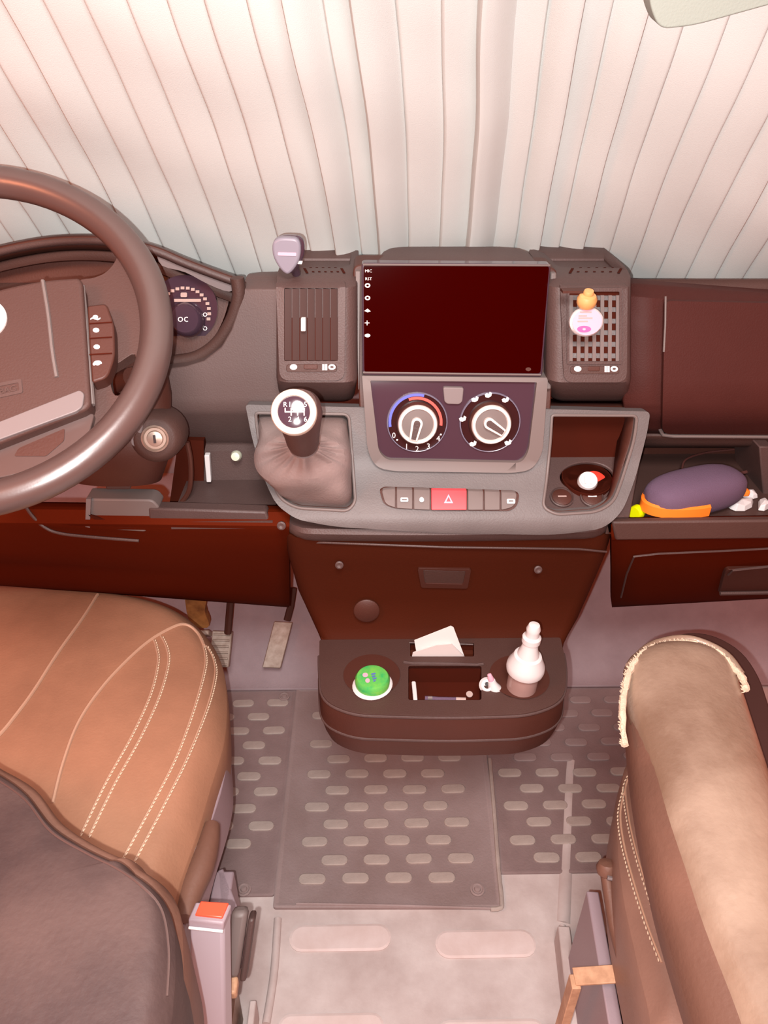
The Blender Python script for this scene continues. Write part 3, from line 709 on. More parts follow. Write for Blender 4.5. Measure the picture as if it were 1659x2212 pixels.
for a in range(-70, 80, 12):
    t = math.radians(a-60); r_ = 54
    merge(bm, slab_bm([(398+math.cos(t)*r_+dx, 676+math.sin(t)*r_+dy) for dx, dy in ((-4, -3), (4, -3), (4, 3), (-4, 3))], [], gq, (0, .001, 0)))
merge(bm, slab_bm(rect(376, 646, 434, 652), [], gq, (0, .001, 0)))
merge(bm, slab_bm(rect(390, 632, 404, 642, 3), [], gq, (0, .001, 0)))
part('gauge_marks', bm, 'dim', clus)
part('gauge_hub', lathe([(.024, 0), (.022, .012), (.018, .016), (0, .016)], aY(405, 690, .985), (0, -1, .4), 28), 'gloss', clus)
bm = text_bm('oc', 395, 688, 24, lambda x, y: aY(x, y, .966), (0, 0, 0)); merge(bm, text_bm('o', 443, 678, 20, gq, (0, 0, 0))); merge(bm, text_bm('o', 443, 708, 20, gq, (0, 0, 0)))
part('gauge_symbols', bm, 'ink', clus)
lc_ = [Vector((0, 0, 0))]
# --- steering column shroud with ignition lock
rings = []
for (cx_, cy_, rx_, ry_, Y) in ((215, 700, 120, 90, .99), (225, 760, 130, 110, .93), (235, 850, 135, 130, .885), (240, 930, 130, 120, .865), (245, 985, 120, 95, .87), (250, 1030, 100, 60, .89)):
    rings.append([aY(cx_+rx_*math.copysign(abs(math.cos(t))**.8, math.cos(t)), cy_+ry_*.35*math.copysign(abs(math.sin(t))**.8, math.sin(t)), Y+.05*math.sin(t)*-1) for t in [2*PI*k/32 for k in range(32)]])
shr = part('column_shroud', loft(rings), 'plastic_d')
kc = aY(336, 946, .815); kn = (O-kc).normalized()*.6+Vector((0, -.6, .1))
part('ignition_housing', lathe([(.034, -.06), (.032, -.01), (.026, 0), (.022, .003), (0, .003)], kc, kn, 28), 'plastic', shr)
part('ignition_lock', lathe([(.0165, .002), (.0165, .006), (.0145, .007), (.0130, .0045), (.010, .0045), (.009, .008), (0, .009)], kc, kn, 28), 'key', shr, label='metal ignition lock')
kx, ky, kz = basis(kn)
part('key_slot', box(kc+kz*.0095, .003, .010, .001, (kx, ky, kz)), 'black', shr)
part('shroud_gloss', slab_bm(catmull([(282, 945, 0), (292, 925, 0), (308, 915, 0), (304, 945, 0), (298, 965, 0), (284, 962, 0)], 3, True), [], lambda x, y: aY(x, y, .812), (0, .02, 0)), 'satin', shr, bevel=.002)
part('knee_slot', slab_bm(rect(228, 1042, 282, 1058, 5), [], lambda x, y: aY(x, y, .855), (0, .02, 0)), 'plastic', shr, bevel=.002)
# stalks
for pts, rad, nm in (([(200, 770, .86), (250, 735, .84), (300, 700, .815), (330, 690, .80)], [.010, .011, .013, .012], 'wiper_stalk'), ([(215, 860, .86), (255, 825, .845), (285, 815, .83)], [.009, .011, .012], 'control_stalk')):
    P = catmull([aY(*p) for p in pts], 4); rr = [lerp(list(enumerate(rad)), i*(len(rad)-1)/(len(P)-1)) for i in range(len(P))]
    part(nm, tube(P, rr, 14), 'plastic_d', shr)
bm = bmesh.new(); st = lambda x, y: aY(x, y, .797)
merge(bm, slab_bm(ell(296, 682, 6, 3, 10), [], st, (0, .001, 0))); merge(bm, slab_bm(ell(281, 703, 6, 4, 10), [], st, (0, .001, 0)))
part('stalk_marks', bm, 'ink', shr)
part('stalk_mark', slab_bm([(258, 711), (272, 704), (274, 709), (260, 716)], [], st, (0, .001, 0)), 'red', shr)
for n_, (x, y, d) in enumerate(((505, 986, .945),)):
    pass

# ================================================================== HEAD UNIT (screen)
su = lambda x, y: aY(x, y, lerp([(560, .930), (820, .902)], y))
hu = thing('touchscreen', 'large dark touchscreen head unit mounted upright in the dashboard', 'screen', (.107, .93, .92))
obj('screen_housing', slab_bm(rnd([(781, 568), (1190, 571), (1171, 815), (783, 811)], 8), [], lambda x, y: su(x, y), (0, .016, 0)), 'gloss', hu, bevel=.0015)
obj('screen_glass', slab_bm(rnd([(785, 573), (1186, 575), (1167, 806), (787, 803)], 6), [], lambda x, y: su(x, y)+Vector((0, -.0008, 0)), (0, .002, 0)), 'screen', hu, smooth=False)
for a, b in (((784, 804), (1168, 809)), ((784, 571), (1188, 573))):
    obj('screen_edge', tube([su(*a)+Vector((0, -.001, 0)), su(*b)+Vector((0, -.001, 0))], .0013, 6), 'button', hu)
bm = bmesh.new(); sk = lambda x, y: su(x, y)+Vector((0, -.0012, 0))
for y, hh, body in ((585, 3, 'MIC'), (602, 3, 'RST')):
    merge(bm, text_bm(body, 796, y, 9, sk, (0, 0, 0)))
for y in (616, 643, 724): merge(bm, plate_bm(ell(794, y, 6, 5 if y != 724 else 4, 14), [ell(794, y, 3, 2.4, 10)], sk))
merge(bm, plate_bm([(787, 671), (794, 666), (801, 672), (794, 674)], [], sk))
merge(bm, text_bm('+', 793, 698, 22, sk, (0, 0, 0))); merge(bm, plate_bm(rect(788, 722, 799, 726), [], sk))
obj('screen_icons', bm, 'ink', hu)
obj('sensor_dot', slab_bm(ell(1141, 797, 6, 4, 14), [], lambda x, y: su(x, y)+Vector((0, -.001, 0)), (0, .0005, 0)), 'plastic_d', hu)

# ================================================================== STEERING WHEEL
wc = Vector((-.416, .748, 1.039)); tl, sy_ = .679, .19
wn = Vector((math.sin(sy_)*math.sin(tl), -math.cos(sy_)*math.sin(tl), math.cos(tl)))
wa = wn.cross(Vector((1, 0, 0))).normalized(); wb = wn.cross(wa)
sw = thing('steering_wheel', 'dark brown steering wheel with silver trim and button pad on its right spoke', 'steering wheel', wc)
Rm = .190
obj('rim', tube([wc+(wa*math.cos(t)+wb*math.sin(t))*Rm for t in [2*PI*k/96 for k in range(96)]], .0172, 20, closed=True), 'rim', sw)
wp = lambda off: (lambda x, y: aN(x, y, wc+wn*off, wn))
# right spoke upper limb, curving out of the rim
spoke = catmull([(150, 700, 0), (160, 640, 0), (172, 606, 0), (200, 600, 0), (226, 589, 0), (246, 568, 0), (254, 545, 0), (250, 518, 0), (236, 492, 0), (262, 490, 0), (300, 520, 0), (345, 620, 0), (350, 730, 0), (322, 800, 0), (295, 830, 0), (255, 870, 0), (235, 930, 0), (200, 985, 0), (140, 1030, 0), (60, 1060, 0), (-60, 1080, 0), (-80, 1000, 0), (40, 960, 0), (140, 915, 0), (185, 880, 0)], 4, True)
inner_hole = catmull([(238, 800, 0), (262, 780, 0), (292, 765, 0), (288, 812, 0), (262, 850, 0), (244, 848, 0)], 3, True)
obj('spoke', slab_bm([(p.x, p.y) for p in spoke], [[(p.x, p.y) for p in inner_hole]], wp(-.002), -wn*.016), 'hub', sw, bevel=.004, seg=3)
hubo = rnd([(-140, 650), (-60, 640), (20, 618), (90, 604), (170, 598), (178, 610), (196, 872), (185, 884), (-140, 1010)], [20, 30, 30, 40, 12, 6, 10, 14, 20], 5)
obj('airbag_cover', slab_bm(hubo, [], wp(.020), -wn*.035), 'hub', sw, bevel=.008, seg=4)
P = [wp(.0205)(x, y) for x, y in ((92, 606), (104, 680), (113, 760), (122, 815))]
obj('cover_groove', tube(catmull(P, 5), .0022, 6), 'button', sw)
P = [wp(.012)(x, y) for x, y in ((176, 618), (184, 700), (192, 800), (198, 875))]
obj('cover_edge', tube(catmull(P, 5), .0035, 8), 'button', sw)
obj('lower_trim', slab_bm(rnd([(-140, 965), (172, 842), (182, 850), (178, 878), (165, 888), (-140, 1000)], [4, 6, 6, 6, 6, 4]), [], wp(.0225), -wn*.006), 'satin', sw, bevel=.001, label='pale satin trim bar')
obj('lower_limb', slab_bm(rnd([(-140, 1015), (150, 905), (205, 890), (185, 965), (110, 1010), (-140, 1060)], 12), [], wp(.006), -wn*.012), 'rim', sw, bevel=.004)
obj('lower_slot', slab_bm(rnd([(40, 968), (140, 925), (138, 952), (100, 985), (30, 985)], 5), [], wp(.0068), -wn*.002), 'plastic_d', sw)
bp_ = obj('button_pad', slab_bm(rnd([(188, 660), (230, 655), (246, 700), (248, 770), (232, 815), (198, 826), (192, 740)], [5, 10, 14, 16, 14, 8, 4]), [], wp(.016), -wn*.02), 'plastic_d', sw, bevel=.003)
bq = wp(.0165)
for i, y in enumerate((685, 713, 749, 784)):
    x = 206+i*1.4; bm = bmesh.new()
    if i == 0: merge(bm, text_bm('~', x, y+2, 40, bq, (0, 0, 0)))
    elif i == 3: merge(bm, slab_bm(catmull([(x-10, y+3, 0), (x-5, y-4, 0), (x+5, y-5, 0), (x+10, y, 0), (x+6, y+2, 0), (x, y, 0), (x-6, y+5, 0)], 3, True), [], bq, -wn*.001))
    merge(bm, slab_bm(ell(x, y, 7 if i != 0 else 6, 5, 14), [], bq, -wn*.001))
    obj('button_symbol', bm, 'ink', sw if False else bp_)
for y in (699, 731, 766):
    obj('button_joint', tube([bq(193, y), bq(242, y-3)], .0008, 6), 'recess', bp_)
obj('badge', lathe([(.024, 0), (.024, .003), (.021, .005), (.019, .0035), (0, .0035)], wp(.019)(-38, 692), wn, 36), 'chrome', sw, label='round light badge')
bm = slab_bm(rnd([(-60, 838), (46, 818), (49, 848), (-60, 872)], 4), [rnd([(-60, 846), (40, 826), (42, 843), (-60, 864)], 3)], wp(.0208), -wn*.002)
obj('airbag_frame', bm, 'rim', sw)
obj('airbag_lettering', text_bm('AIRBAG', 2, 845, 19, wp(.0212), (0, 0, 0), rot=-.2), 'rim', sw)

# ================================================================== GEAR LEVER
gt = aD(645, 884, .80); gb = aD(656, 965, .865)
gl = thing('gear_lever', 'black gear lever with a chrome-ringed knob and leather gaiter', 'gear lever', fm(660, 1060)+Vector((0, .01, 0)))
ax = (gt-gb).normalized()
kl = (gt-gb).length
obj('knob', lathe([(.013, 0), (.0165, .002), (.019, .012), (.0205, .03), (.0235, kl-.022), (.0255, kl-.008), (.0245, kl+.004), (.020, kl+.010), (0, kl+.011)], gb, ax, 36), 'knobm', gl)
obj('knob_collar', lathe([(.0150, -.004), (.0170, -.003), (.0172, .003), (.0150, .004)], gb+ax*.004, ax, 28), 'satin', gl)
fc = aD(635, 890, .782); fn = ((O-fc).normalized()+Vector((-.05, 0, .15))).normalized()
obj('knob_ring', lathe([(.0245, -.010), (.0245, 0), (.0235, .003), (.0205, .0045), (.0175, .003), (.0165, 0), (.0165, -.010)], fc, fn, 44), mat('knob ring', (.72, .66, .56), .35), gl, label='pale chrome ring on the knob')
obj('knob_face', lathe([(.0172, -.008), (.0172, .001), (.012, .0022), (0, .0026)], fc, fn, 36), 'gloss', gl)
fp = lambda x, y: aN(x, y, fc+fn*.0034, fn)
bm = bmesh.new()
merge(bm, text_bm('R', 616, 874, 15, fp, (0, 0, 0))); merge(bm, text_bm('1  3  5', 643, 874, 16, fp, (0, 0, 0))); merge(bm, text_bm('2  4  6', 643, 906, 16, fp, (0, 0, 0)))
for x in (616, 629, 643, 657): merge(bm, plate_bm(rect(x-1.2, 881, x+1.2, 898 if x > 620 else 890), [], fp))
merge(bm, plate_bm(rect(615, 888, 658, 891), [], fp))
obj('shift_pattern', bm, 'ink', gl)
# gaiter
rings = []
nb = 64
base = []
gh = [Vector((x, y, 0)) for x, y in gear_hole]
def base_at(t):
    d = Vector((math.cos(t), math.sin(t))); c0 = Vector((662, 1000))
    best = None
    for p, q in zip(gh, gh[1:]+gh[:1]):
        e = Vector((q.x-p.x, q.y-p.y)); f_ = Vector((p.x-c0.x, p.y-c0.y)); det = d.x*(-e.y)-(-e.x)*d.y
        if abs(det) < 1e-9: continue
        s = (f_.x*(-e.y)-(-e.x)*f_.y)/det; u = (d.x*f_.y-d.y*f_.x)/det
        if s > 0 and -1e-6 <= u <= 1+1e-6: best = s if best is None or s < best else best
    return c0+d*((best or 90)-2)
def gring(cx_, cy_, rx_, ry_, off, wave=0, e=1.0):
    ring = []
    for k in range(nb):
        t = 2*PI*k/nb; c_, s__ = math.cos(t), math.sin(t)
        f = math.copysign(abs(c_)**e, c_); g = math.copysign(abs(s__)**e, s__)
        w_ = wave*math.sin(t*14+1.3*math.sin(t*3))
        x = cx_+rx_*f*(1+w_*3); y = cy_+ry_*g*(1+w_*3)
        ring.append((x, y, off-w_*.035+.010*noise.noise(Vector((c_*1.4, s__*1.4, cy_*.03)))))
    return ring
base = [base_at(2*PI*k/nb) for k in range(nb)]
seq = [[(p.x, p.y, .018) for p in base]]
wid = gring(652, 992, 108, 62, -.040, 0, .85)
for t_ in (.35, .7):
    mid_ = []
    for k in range(nb):
        b_ = base[k]; q = wid[k]; a_ = 2*PI*k/nb
        # front corners pleat: alternate ridges towards the base corners
        rid = .010*math.cos(a_*4-PI)*math.sin(t_*PI)
        mid_.append((b_.x+(q[0]-b_.x)*t_, b_.y+(q[1]-b_.y)*t_, .010+(q[2]-.010)*t_-rid))
    seq.append(mid_)
seq += [wid, gring(654, 986, 92, 50, -.054, .004, .95), gring(655, 980, 68, 36, -.060, .022), gring(655, 976, 54, 28, -.066, .030), gring(655, 971, 40, 21, -.072, .015), gring(655, 968, 32, 17, -.078, 0)]
rings = [[aY(x, y, Yf(y)+o) for x, y, o in q] for q in seq]
obj('gaiter', loft(rings, True, (False, True)), 'boot', gl, sub=1)

# ================================================================== SEATS
class Cushion:
    def __init__(s, outline, z, H_, crown, drop, r=.03):
        s.c = Vector((sum(p[0] for p in outline)/len(outline), sum(p[1] for p in outline)/len(outline)))
        s.o = [Vector(p[:2]) for p in outline]; s.z = z; s.crown = crown; s.drop = drop; s.r = r; s.H = H_
    def R_(s, x, y):
        d = Vector((x, y))-s.c; best = None
        for p, q in zip(s.o, s.o[1:]+s.o[:1]):
            e = q-p; f_ = p-s.c; det = d.x*(-e.y)+e.x*d.y
            if abs(det) < 1e-12: continue
            k = (f_.x*(-e.y)+e.x*f_.y)/det; u = (d.x*f_.y-d.y*f_.x)/det
            if k > 0 and -1e-6 <= u <= 1+1e-6: best = k if best is None or k < best else best
        return 1/best if best else 1
    def hz(s, t): # t: 0 centre .. 1 edge
        t = min(1, t); return s.z+s.crown*(1-t*t) - s.drop*max(0, (t-.80)/.20)**2.2
    def on(s, x, y, off=0): return Vector((x, y, s.hz(s.R_(x, y))+off))
    def bm(s):
        ts = [.02, .25, .5, .65, .75, .8, .85, .89, .93, .96, .98, .995, 1.0]
        rings = [[Vector((s.c.x+(p.x-s.c.x)*t, s.c.y+(p.y-s.c.y)*t, s.hz(t))) for p in s.o] for t in ts]
        zz = s.hz(1)
        rings += [[Vector((p.x, p.y, zz-s.H*.4)) for p in s.o], [Vector((s.c.x+(p.x-s.c.x)*.98, s.c.y+(p.y-s.c.y)*.98, zz-s.H)) for p in s.o]]
        return loft(rings)
def outline_px(pts, z, n=6): return [(p.x, p.y) for p in catmull([aZ(x, y, z) for x, y in pts], n, True)]
def seam(c, pts, z, off, r, m, name, parent, n=8):
    P = catmull([aZ(x, y, z) for x, y in pts], n); P = [c.on(p.x, p.y, off) for p in P]
    return obj(name, tube(P, r, 6), m, parent)
def stitches(c, pts, z, off, m, parent, name='stitching', pitch=.0062, L=.0042, r=.0011):
    P = catmull([aZ(x, y, z) for x, y in pts], 30); P = [c.on(p.x, p.y, off) for p in P]
    bm = bmesh.new(); acc = 0; nxt = 0
    for a, b in zip(P, P[1:]):
        d = (b-a).length
        while nxt <= acc+d and d > 0:
            q = a+(b-a)*((nxt-acc)/d); t = (b-a).normalized(); sd = t.cross(Vector((0, 0, 1)))*.0005
            tube([q-t*L/2-sd, q+Vector((0, 0, r*.5)), q+t*L/2+sd], [r*.6, r, r*.6], 5, bm); nxt += pitch
        acc += d
    o = obj(name, bm, m, parent); o['kind'] = 'stuff'; return o
zs = .44
drv = thing('driver_seat', 'brown leather driver seat with light double stitching, at the left', 'seat', (-.52, .70, 0))
dout = outline_px([(-330, 1290), (-150, 1262), (0, 1265), (150, 1272), (290, 1290), (380, 1318), (440, 1365), (478, 1430), (490, 1510), (484, 1600), (455, 1700), (425, 1800), (390, 1900), (350, 2020), (250, 2100), (-100, 2100), (-400, 1800)], zs-.03)
dc = Cushion(dout, zs, .10, .012, .035)
obj('cushion', dc.bm(), 'leather', drv)
# sewn bolster panel on the aisle side, a shade lighter
seam(dc, [(212, 1288), (180, 1345), (130, 1420), (80, 1500), (40, 1555), (0, 1602), (-60, 1650)], zs, .0012, .0028, 'piping', 'seam_piping', drv)
seam(dc, [(118, 1745), (140, 1660), (175, 1570), (230, 1490), (300, 1415), (350, 1375), (400, 1350), (425, 1360), (440, 1390)], zs, .0012, .0026, 'piping', 'seam_piping', drv)
for pts in ([(180, 1812), (235, 1700), (290, 1600), (330, 1510), (346, 1440), (342, 1405), (336, 1388)], [(198, 1815), (255, 1700), (310, 1600), (350, 1510), (368, 1440), (364, 1405), (352, 1380)],
            [(270, 1862), (330, 1750), (385, 1640), (425, 1530), (445, 1450), (446, 1410), (436, 1372)], [(292, 1872), (355, 1750), (408, 1640), (450, 1530), (466, 1450), (462, 1410), (448, 1385)]):
    stitches(dc, pts, zs, .0012, 'stitch', drv)
    seam(dc, [(x-4, y) for x, y in pts], zs, .0002, .0013, 'piping', 'seam_piping', drv)
# shell below the cushion on the aisle side
shell = outline_px([(-330, 1320), (0, 1300), (290, 1325), (420, 1385), (470, 1470), (486, 1600), (478, 1680), (440, 1800), (412, 1900), (380, 2020), (250, 2150), (-100, 2150), (-400, 1800)], zs-.06)
obj('seat_shell', loft([[Vector((x, y, z_)) for x, y in shell] for z_ in (.365, .36, .27, .26)]), 'seatplastic', drv, bevel=.004)
sc_ = Vector((sum(x for x, y in shell)/len(shell), sum(y for x, y in shell)/len(shell)))
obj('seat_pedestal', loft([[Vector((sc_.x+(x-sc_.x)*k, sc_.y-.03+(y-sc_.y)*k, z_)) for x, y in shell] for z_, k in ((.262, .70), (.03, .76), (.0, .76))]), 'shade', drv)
for (px0, py0, px1, py1, w_, z_) in ((462, 1640, 402, 1900, .022, .372),):
    a, b = aZ(px0, py0, z_), aZ(px1, py1, z_)
    obj('side_trim', box((a+b)/2, w_, (b-a).length, .05, ((Vector((1, 0, 0))), (b-a).normalized(), Vector((0, 0, 1)))), 'seatplastic', drv, bevel=.006)
obj('trim_screw', lathe([(.005, 0), (.005, .002), (0, .003)], aZ(428, 1765, .40), (0, 0, 1), 12), 'satin', drv)
lv = catmull([aZ(x, y, .385) for x, y in ((458, 1782), (448, 1830), (432, 1880), (412, 1930), (400, 1985))], 4)
obj('recliner_lever', tube(lv, [.011+.006*math.sin(PI*i/(len(lv)-1)) for i in range(len(lv))], 12), 'lever_shade_brown', drv)
# backrest with worn suede cover, cut off by the frame
zb = .70
bpx = [(-420, 1640), (-200, 1630), (-60, 1650), (0, 1678), (60, 1722), (118, 1795), (190, 1845), (262, 1880), (285, 1884), (305, 1905), (345, 1935), (372, 1985), (380, 2050), (378, 2140), (365, 2260), (330, 2420), (200, 2500), (-400, 2500)]
bo = outline_px(bpx, zb-.02)
bc = Cushion(bo, zb, .20, .006, .020)
obj('backrest', bc.bm(), 'suede', drv, label='greyish worn suede backrest bolster with ragged edge')
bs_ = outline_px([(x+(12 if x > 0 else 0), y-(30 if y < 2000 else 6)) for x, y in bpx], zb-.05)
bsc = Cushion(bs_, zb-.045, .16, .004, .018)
obj('backrest_shadow_band', bsc.bm(), 'lever_shade_brown', drv, label='brown band painted as the shadow beside the backrest')  # shadow of the backrest on the cushion, built as a brown band
seam(bc, [(0, 1700), (62, 1745), (118, 1815), (195, 1862), (262, 1896), (310, 1930), (350, 1970), (364, 2050), (360, 2150)], zb-.01, .0004, .0012, 'rim', 'edge_seam', drv)

# seat belt buckle beside the driver seat
zk = .47
bk0 = aZ(455, 1970, zk)
bu = thing('seat_belt_buckle', 'grey seat belt buckle with a bright red release button', 'buckle', aZ(440, 2120, .30))
ztop = [aZ(x, y, zk) for x, y in ((424, 1950), (500, 1955), (482, 1996), (408, 1988))]
low = [aZ(x, y, zk-.20)+Vector((0, 0, 0)) for x, y in ((470, 2230), (560, 2230), (530, 2290), (440, 2290))]
dwn = Vector((-.012, -.055, -.20))
def quadprism(top, d, s=1.0):
    c = sum(top, Vector())/4
    return loft([[c+(p-c)*1.0 for p in top], [c+(p-c)*s+d for p in top]])
obj('buckle_body', quadprism(ztop, dwn, 1.05), 'buckle', bu, bevel=.004, seg=3)
c_ = sum(ztop, Vector())/4
obj('buckle_rim', quadprism([c_+(p-c_)*1.03+Vector((0, 0, .002)) for p in ztop], Vector((-.001, -.004, -.012))), 'seatplastic', bu, bevel=.002)
obj('release_button', quadprism([c_+(p-c_)*.80+Vector((.002, .002, .0045)) for p in ztop], Vector((0, 0, -.006))), 'buckle_red', bu, bevel=.0012, label='bright red release button')
fr = [ztop[3]+Vector((0, -.003, -.006)), ztop[2]+Vector((0, -.003, -.006))]
obj('front_highlight_edge', tube([f_+Vector((0, -.002, 0)) for f_ in fr], .0016, 6), 'ink', bu)
# bracket and rails by the driver seat
br = thing('seat_side_bracket', 'grey metal bracket and lever behind the red buckle, on the floor rail', 'bracket', aZ(525, 2080, 0))
a, b = aZ(520, 1962, .40), aZ(500, 2105, .33)
obj('lever_plate', box((a+b)/2, .020, (b-a).length, .02, (Vector((1, 0, 0)), (b-a).normalized(), Vector((1, 0, 0)).cross((b-a).normalized()))), 'button', br, bevel=.006)
obj('lever_side', box((a+b)/2+Vector((.014, 0, -.01)), .008, (b-a).length*.95, .022, (Vector((1, 0, 0)), (b-a).normalized(), Vector((1, 0, 0)).cross((b-a).normalized()))), 'plastic_l', br, bevel=.003)
obj('lever_tip', box(b+Vector((0, -.012, -.006)), .018, .02, .016), 'tan', br, bevel=.003)
pl = [aZ(x, y, .20) for x, y in ((470, 1880), (482, 1875), (512, 1955), (520, 2010), (480, 2010))]
obj('bracket_plate', loft([pl, [p+Vector((0, 0, -.012)) for p in pl]]), 'seatplastic', br, bevel=.002)
obj('bracket_post', box(Vector((aZ(495, 1990, .1).x, aZ(495, 1990, .1).y, .10)), .03, .05, .20), 'seatplastic', br, bevel=.003)
a, b = aZ(485, 2120, .12), aZ(480, 2330, .12)
rl = thing('seat_rail', 'worn metal seat rail running along the floor beside the driver seat', 'rail', Vector(((a.x+b.x)/2, (a.y+b.y)/2, 0)))
for dx, w_, z_, m_ in ((0, .016, .10, 'steel'), (.028, .010, .06, 'floor'), (-.022, .014, .115, 'seatplastic')):
    obj('rail_strip', box(Vector(((a.x+b.x)/2+dx, (a.y+b.y)/2, z_/2)), w_, (b-a).length, z_), m_, rl, bevel=.002)

# passenger seat -----------------------------------------------------
pas = thing('passenger_seat', 'brown leather passenger seat with worn padded armrest, at the right', 'seat', (.56, .45, 0))
zp = .42
pout = outline_px([(1450, 1560), (1362, 1640), (1342, 1700), (1333, 1800), (1345, 1930), (1372, 2060), (1400, 2180), (1440, 2330), (1700, 2420), (2100, 2300), (2200, 1800), (2000, 1560), (1700, 1520)], zp-.02)
pc = Cushion(pout, zp, .12, .010, .022)
obj('cushion', pc.bm(), 'leather_b', pas)
for pts in ([(1362, 1660), (1350, 1690), (1356, 1770), (1372, 1850), (1392, 1920), (1412, 1985)], [(1350, 1690), (1340, 1740), (1346, 1810), (1366, 1900), (1394, 1995), (1424, 2080)]):
    stitches(pc, pts, zp, .002, 'stitch', pas)
    seam(pc, [(x+5, y) for x, y in pts], zp, .0006, .0013, 'piping', 'seam_piping', pas)
obj('white_tag', box(pc.on(*aZ(1376, 1710, zp).xy, .003), .006, .028, .002), 'stitch', pas, bevel=.0008, label='small pale fabric tag')
sh2 = outline_px([(1500, 1600), (1380, 1660), (1345, 1760), (1352, 1900), (1380, 2050), (1420, 2250), (1700, 2420), (2100, 2300), (2200, 1800), (2000, 1600)], zp-.10)
obj('seat_shell', loft([[Vector((x, y, z_)) for x, y in sh2] for z_ in (.315, .31, .22, .21)]), 'seatplastic', pas, bevel=.004)
c2 = Vector((sum(x for x, y in sh2)/len(sh2), sum(y for x, y in sh2)/len(sh2)))
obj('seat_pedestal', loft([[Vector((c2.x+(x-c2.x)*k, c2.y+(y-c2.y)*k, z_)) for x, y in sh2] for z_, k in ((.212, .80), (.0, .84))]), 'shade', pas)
# armrest: padded bar with rounded front end
zA = .62
LE = [(1352, 1440), (1350, 1480), (1352, 1540), (1362, 1650), (1378, 1760), (1400, 1870), (1432, 2000), (1490, 2190), (1560, 2420)]
RE = [(1597, 1440), (1612, 1480), (1632, 1540), (1668, 1650), (1704, 1760), (1742, 1870), (1790, 2000), (1880, 2190), (2010, 2420)]
secs = []
Lo = catmull([aZ(x, y, zA-.055) for x, y in LE], 4)
Lw = catmull([aZ(x+lerp([(1440, 0), (1480, 4), (1540, 16), (1650, 42), (1870, 70), (2190, 95)], y), y, zA-.02) for x, y in LE], 4); Rw = catmull([aZ(x, y, zA-.02) for x, y in RE], 4)
front_dir = ((Lw[0]-Lw[6])+(Rw[0]-Rw[6])).normalized()
def arm_sec(l, r, s=1, zo=0, n=20, dx=Vector((0, 0, 0))):
    c = (l+r)/2; h = (r-l)/2*s; pts = []
    for k in range(n+1):
        t = PI*k/n; ct = math.cos(t); st_ = math.sin(t)
        p = c-h*math.copysign(abs(ct)**.95, ct)+Vector((0, 0, 1))*(.040*st_**.95*s - .02+zo); pts.append(p+dx)
    pts.append(c+h*.90+Vector((0, 0, -.06))+dx); pts.append(c-h*.72+Vector((0, 0, -.06))+dx)
    return pts
rings = []
for k in range(9):
    a = PI/2*k/8; rings.append(arm_sec(Lw[0], Rw[0], max(.05, math.sin(a)**.7 if k else .05), 0, dx=front_dir*.052*math.cos(a)))
rings += [arm_sec(l, r) for l, r in zip(Lw[1:], Rw[1:])]
obj('armrest', loft(rings), 'armleather', pas, label='worn brown leather armrest with cream fleece edge')
sr = []
for l, lo, rr_ in zip(Lw, Lo, Rw):
    c = (l+rr_)/2; sr.append([l+Vector((.010, 0, .0)), l+(lo-l)*.5+Vector((0, 0, .004)), lo, lo+Vector((.004, 0, -.035)), c+Vector((0, 0, -.06)), c+Vector((0, 0, -.01))])
obj('armrest_shaded_side', loft(sr), 'lever_shade_brown', pas, label='inner side of the armrest, shade painted in dark brown')  # same armrest leather, darkened to paint its shaded flank
# fleece piping round the front end
rim_pts = [(1349, 1610), (1346, 1560), (1348, 1500), (1362, 1445), (1395, 1408), (1440, 1392), (1485, 1388), (1530, 1400), (1570, 1425), (1600, 1462), (1612, 1492)]
P = catmull([aZ(x, y, zA-.018) for x, y in rim_pts], 6)
bm = tube([p+Vector((random.uniform(-.001, .001), random.uniform(-.001, .001), random.uniform(-.001, .0015))) for p in P], [.0042*random.uniform(.75, 1.25) for _ in P], 8)
for p in P:
    for q in range(5):
        d = Vector((random.uniform(-1, .3), random.uniform(-.4, 1), random.uniform(-.2, 1))).normalized()
        tube([p, p+d*.0042, p+d*.0062+Vector((0, .001, 0))], [.0012, .0008, .0003], 4, bm)
obj('fleece_edge', bm, 'fleece', pas, label='frayed cream fleece edge of the armrest')
P = catmull([aZ(x, y, zA-.022)+Vector((0, .004, -.004)) for x, y in [(1362, 1440), (1400, 1400), (1440, 1384), (1485, 1379), (1530, 1391), (1574, 1416), (1604, 1455)]], 5)
obj('edge_band', tube(P, .0055, 10), 'armleather', pas)
# dark band behind and right of the armrest
bko = [(1430, 1400), (1440, 1376), (1490, 1366), (1545, 1378), (1600, 1412), (1636, 1470), (1660, 1560), (1720, 1700), (1760, 1700), (1700, 1400)]
bko = [(1425, 1392), (1450, 1374), (1500, 1366), (1550, 1376), (1602, 1408), (1640, 1462), (1668, 1540), (1730, 1700), (1640, 1700), (1560, 1520), (1500, 1430)]
P2 = [aZ(x, y, zA-.07) for x, y in bko]; P2 = catmull(P2, 4, True)
obj('armrest_dark_band', loft([P2, [p+Vector((0, 0, -.05)) for p in P2]]), 'shade', pas, bevel=.005)

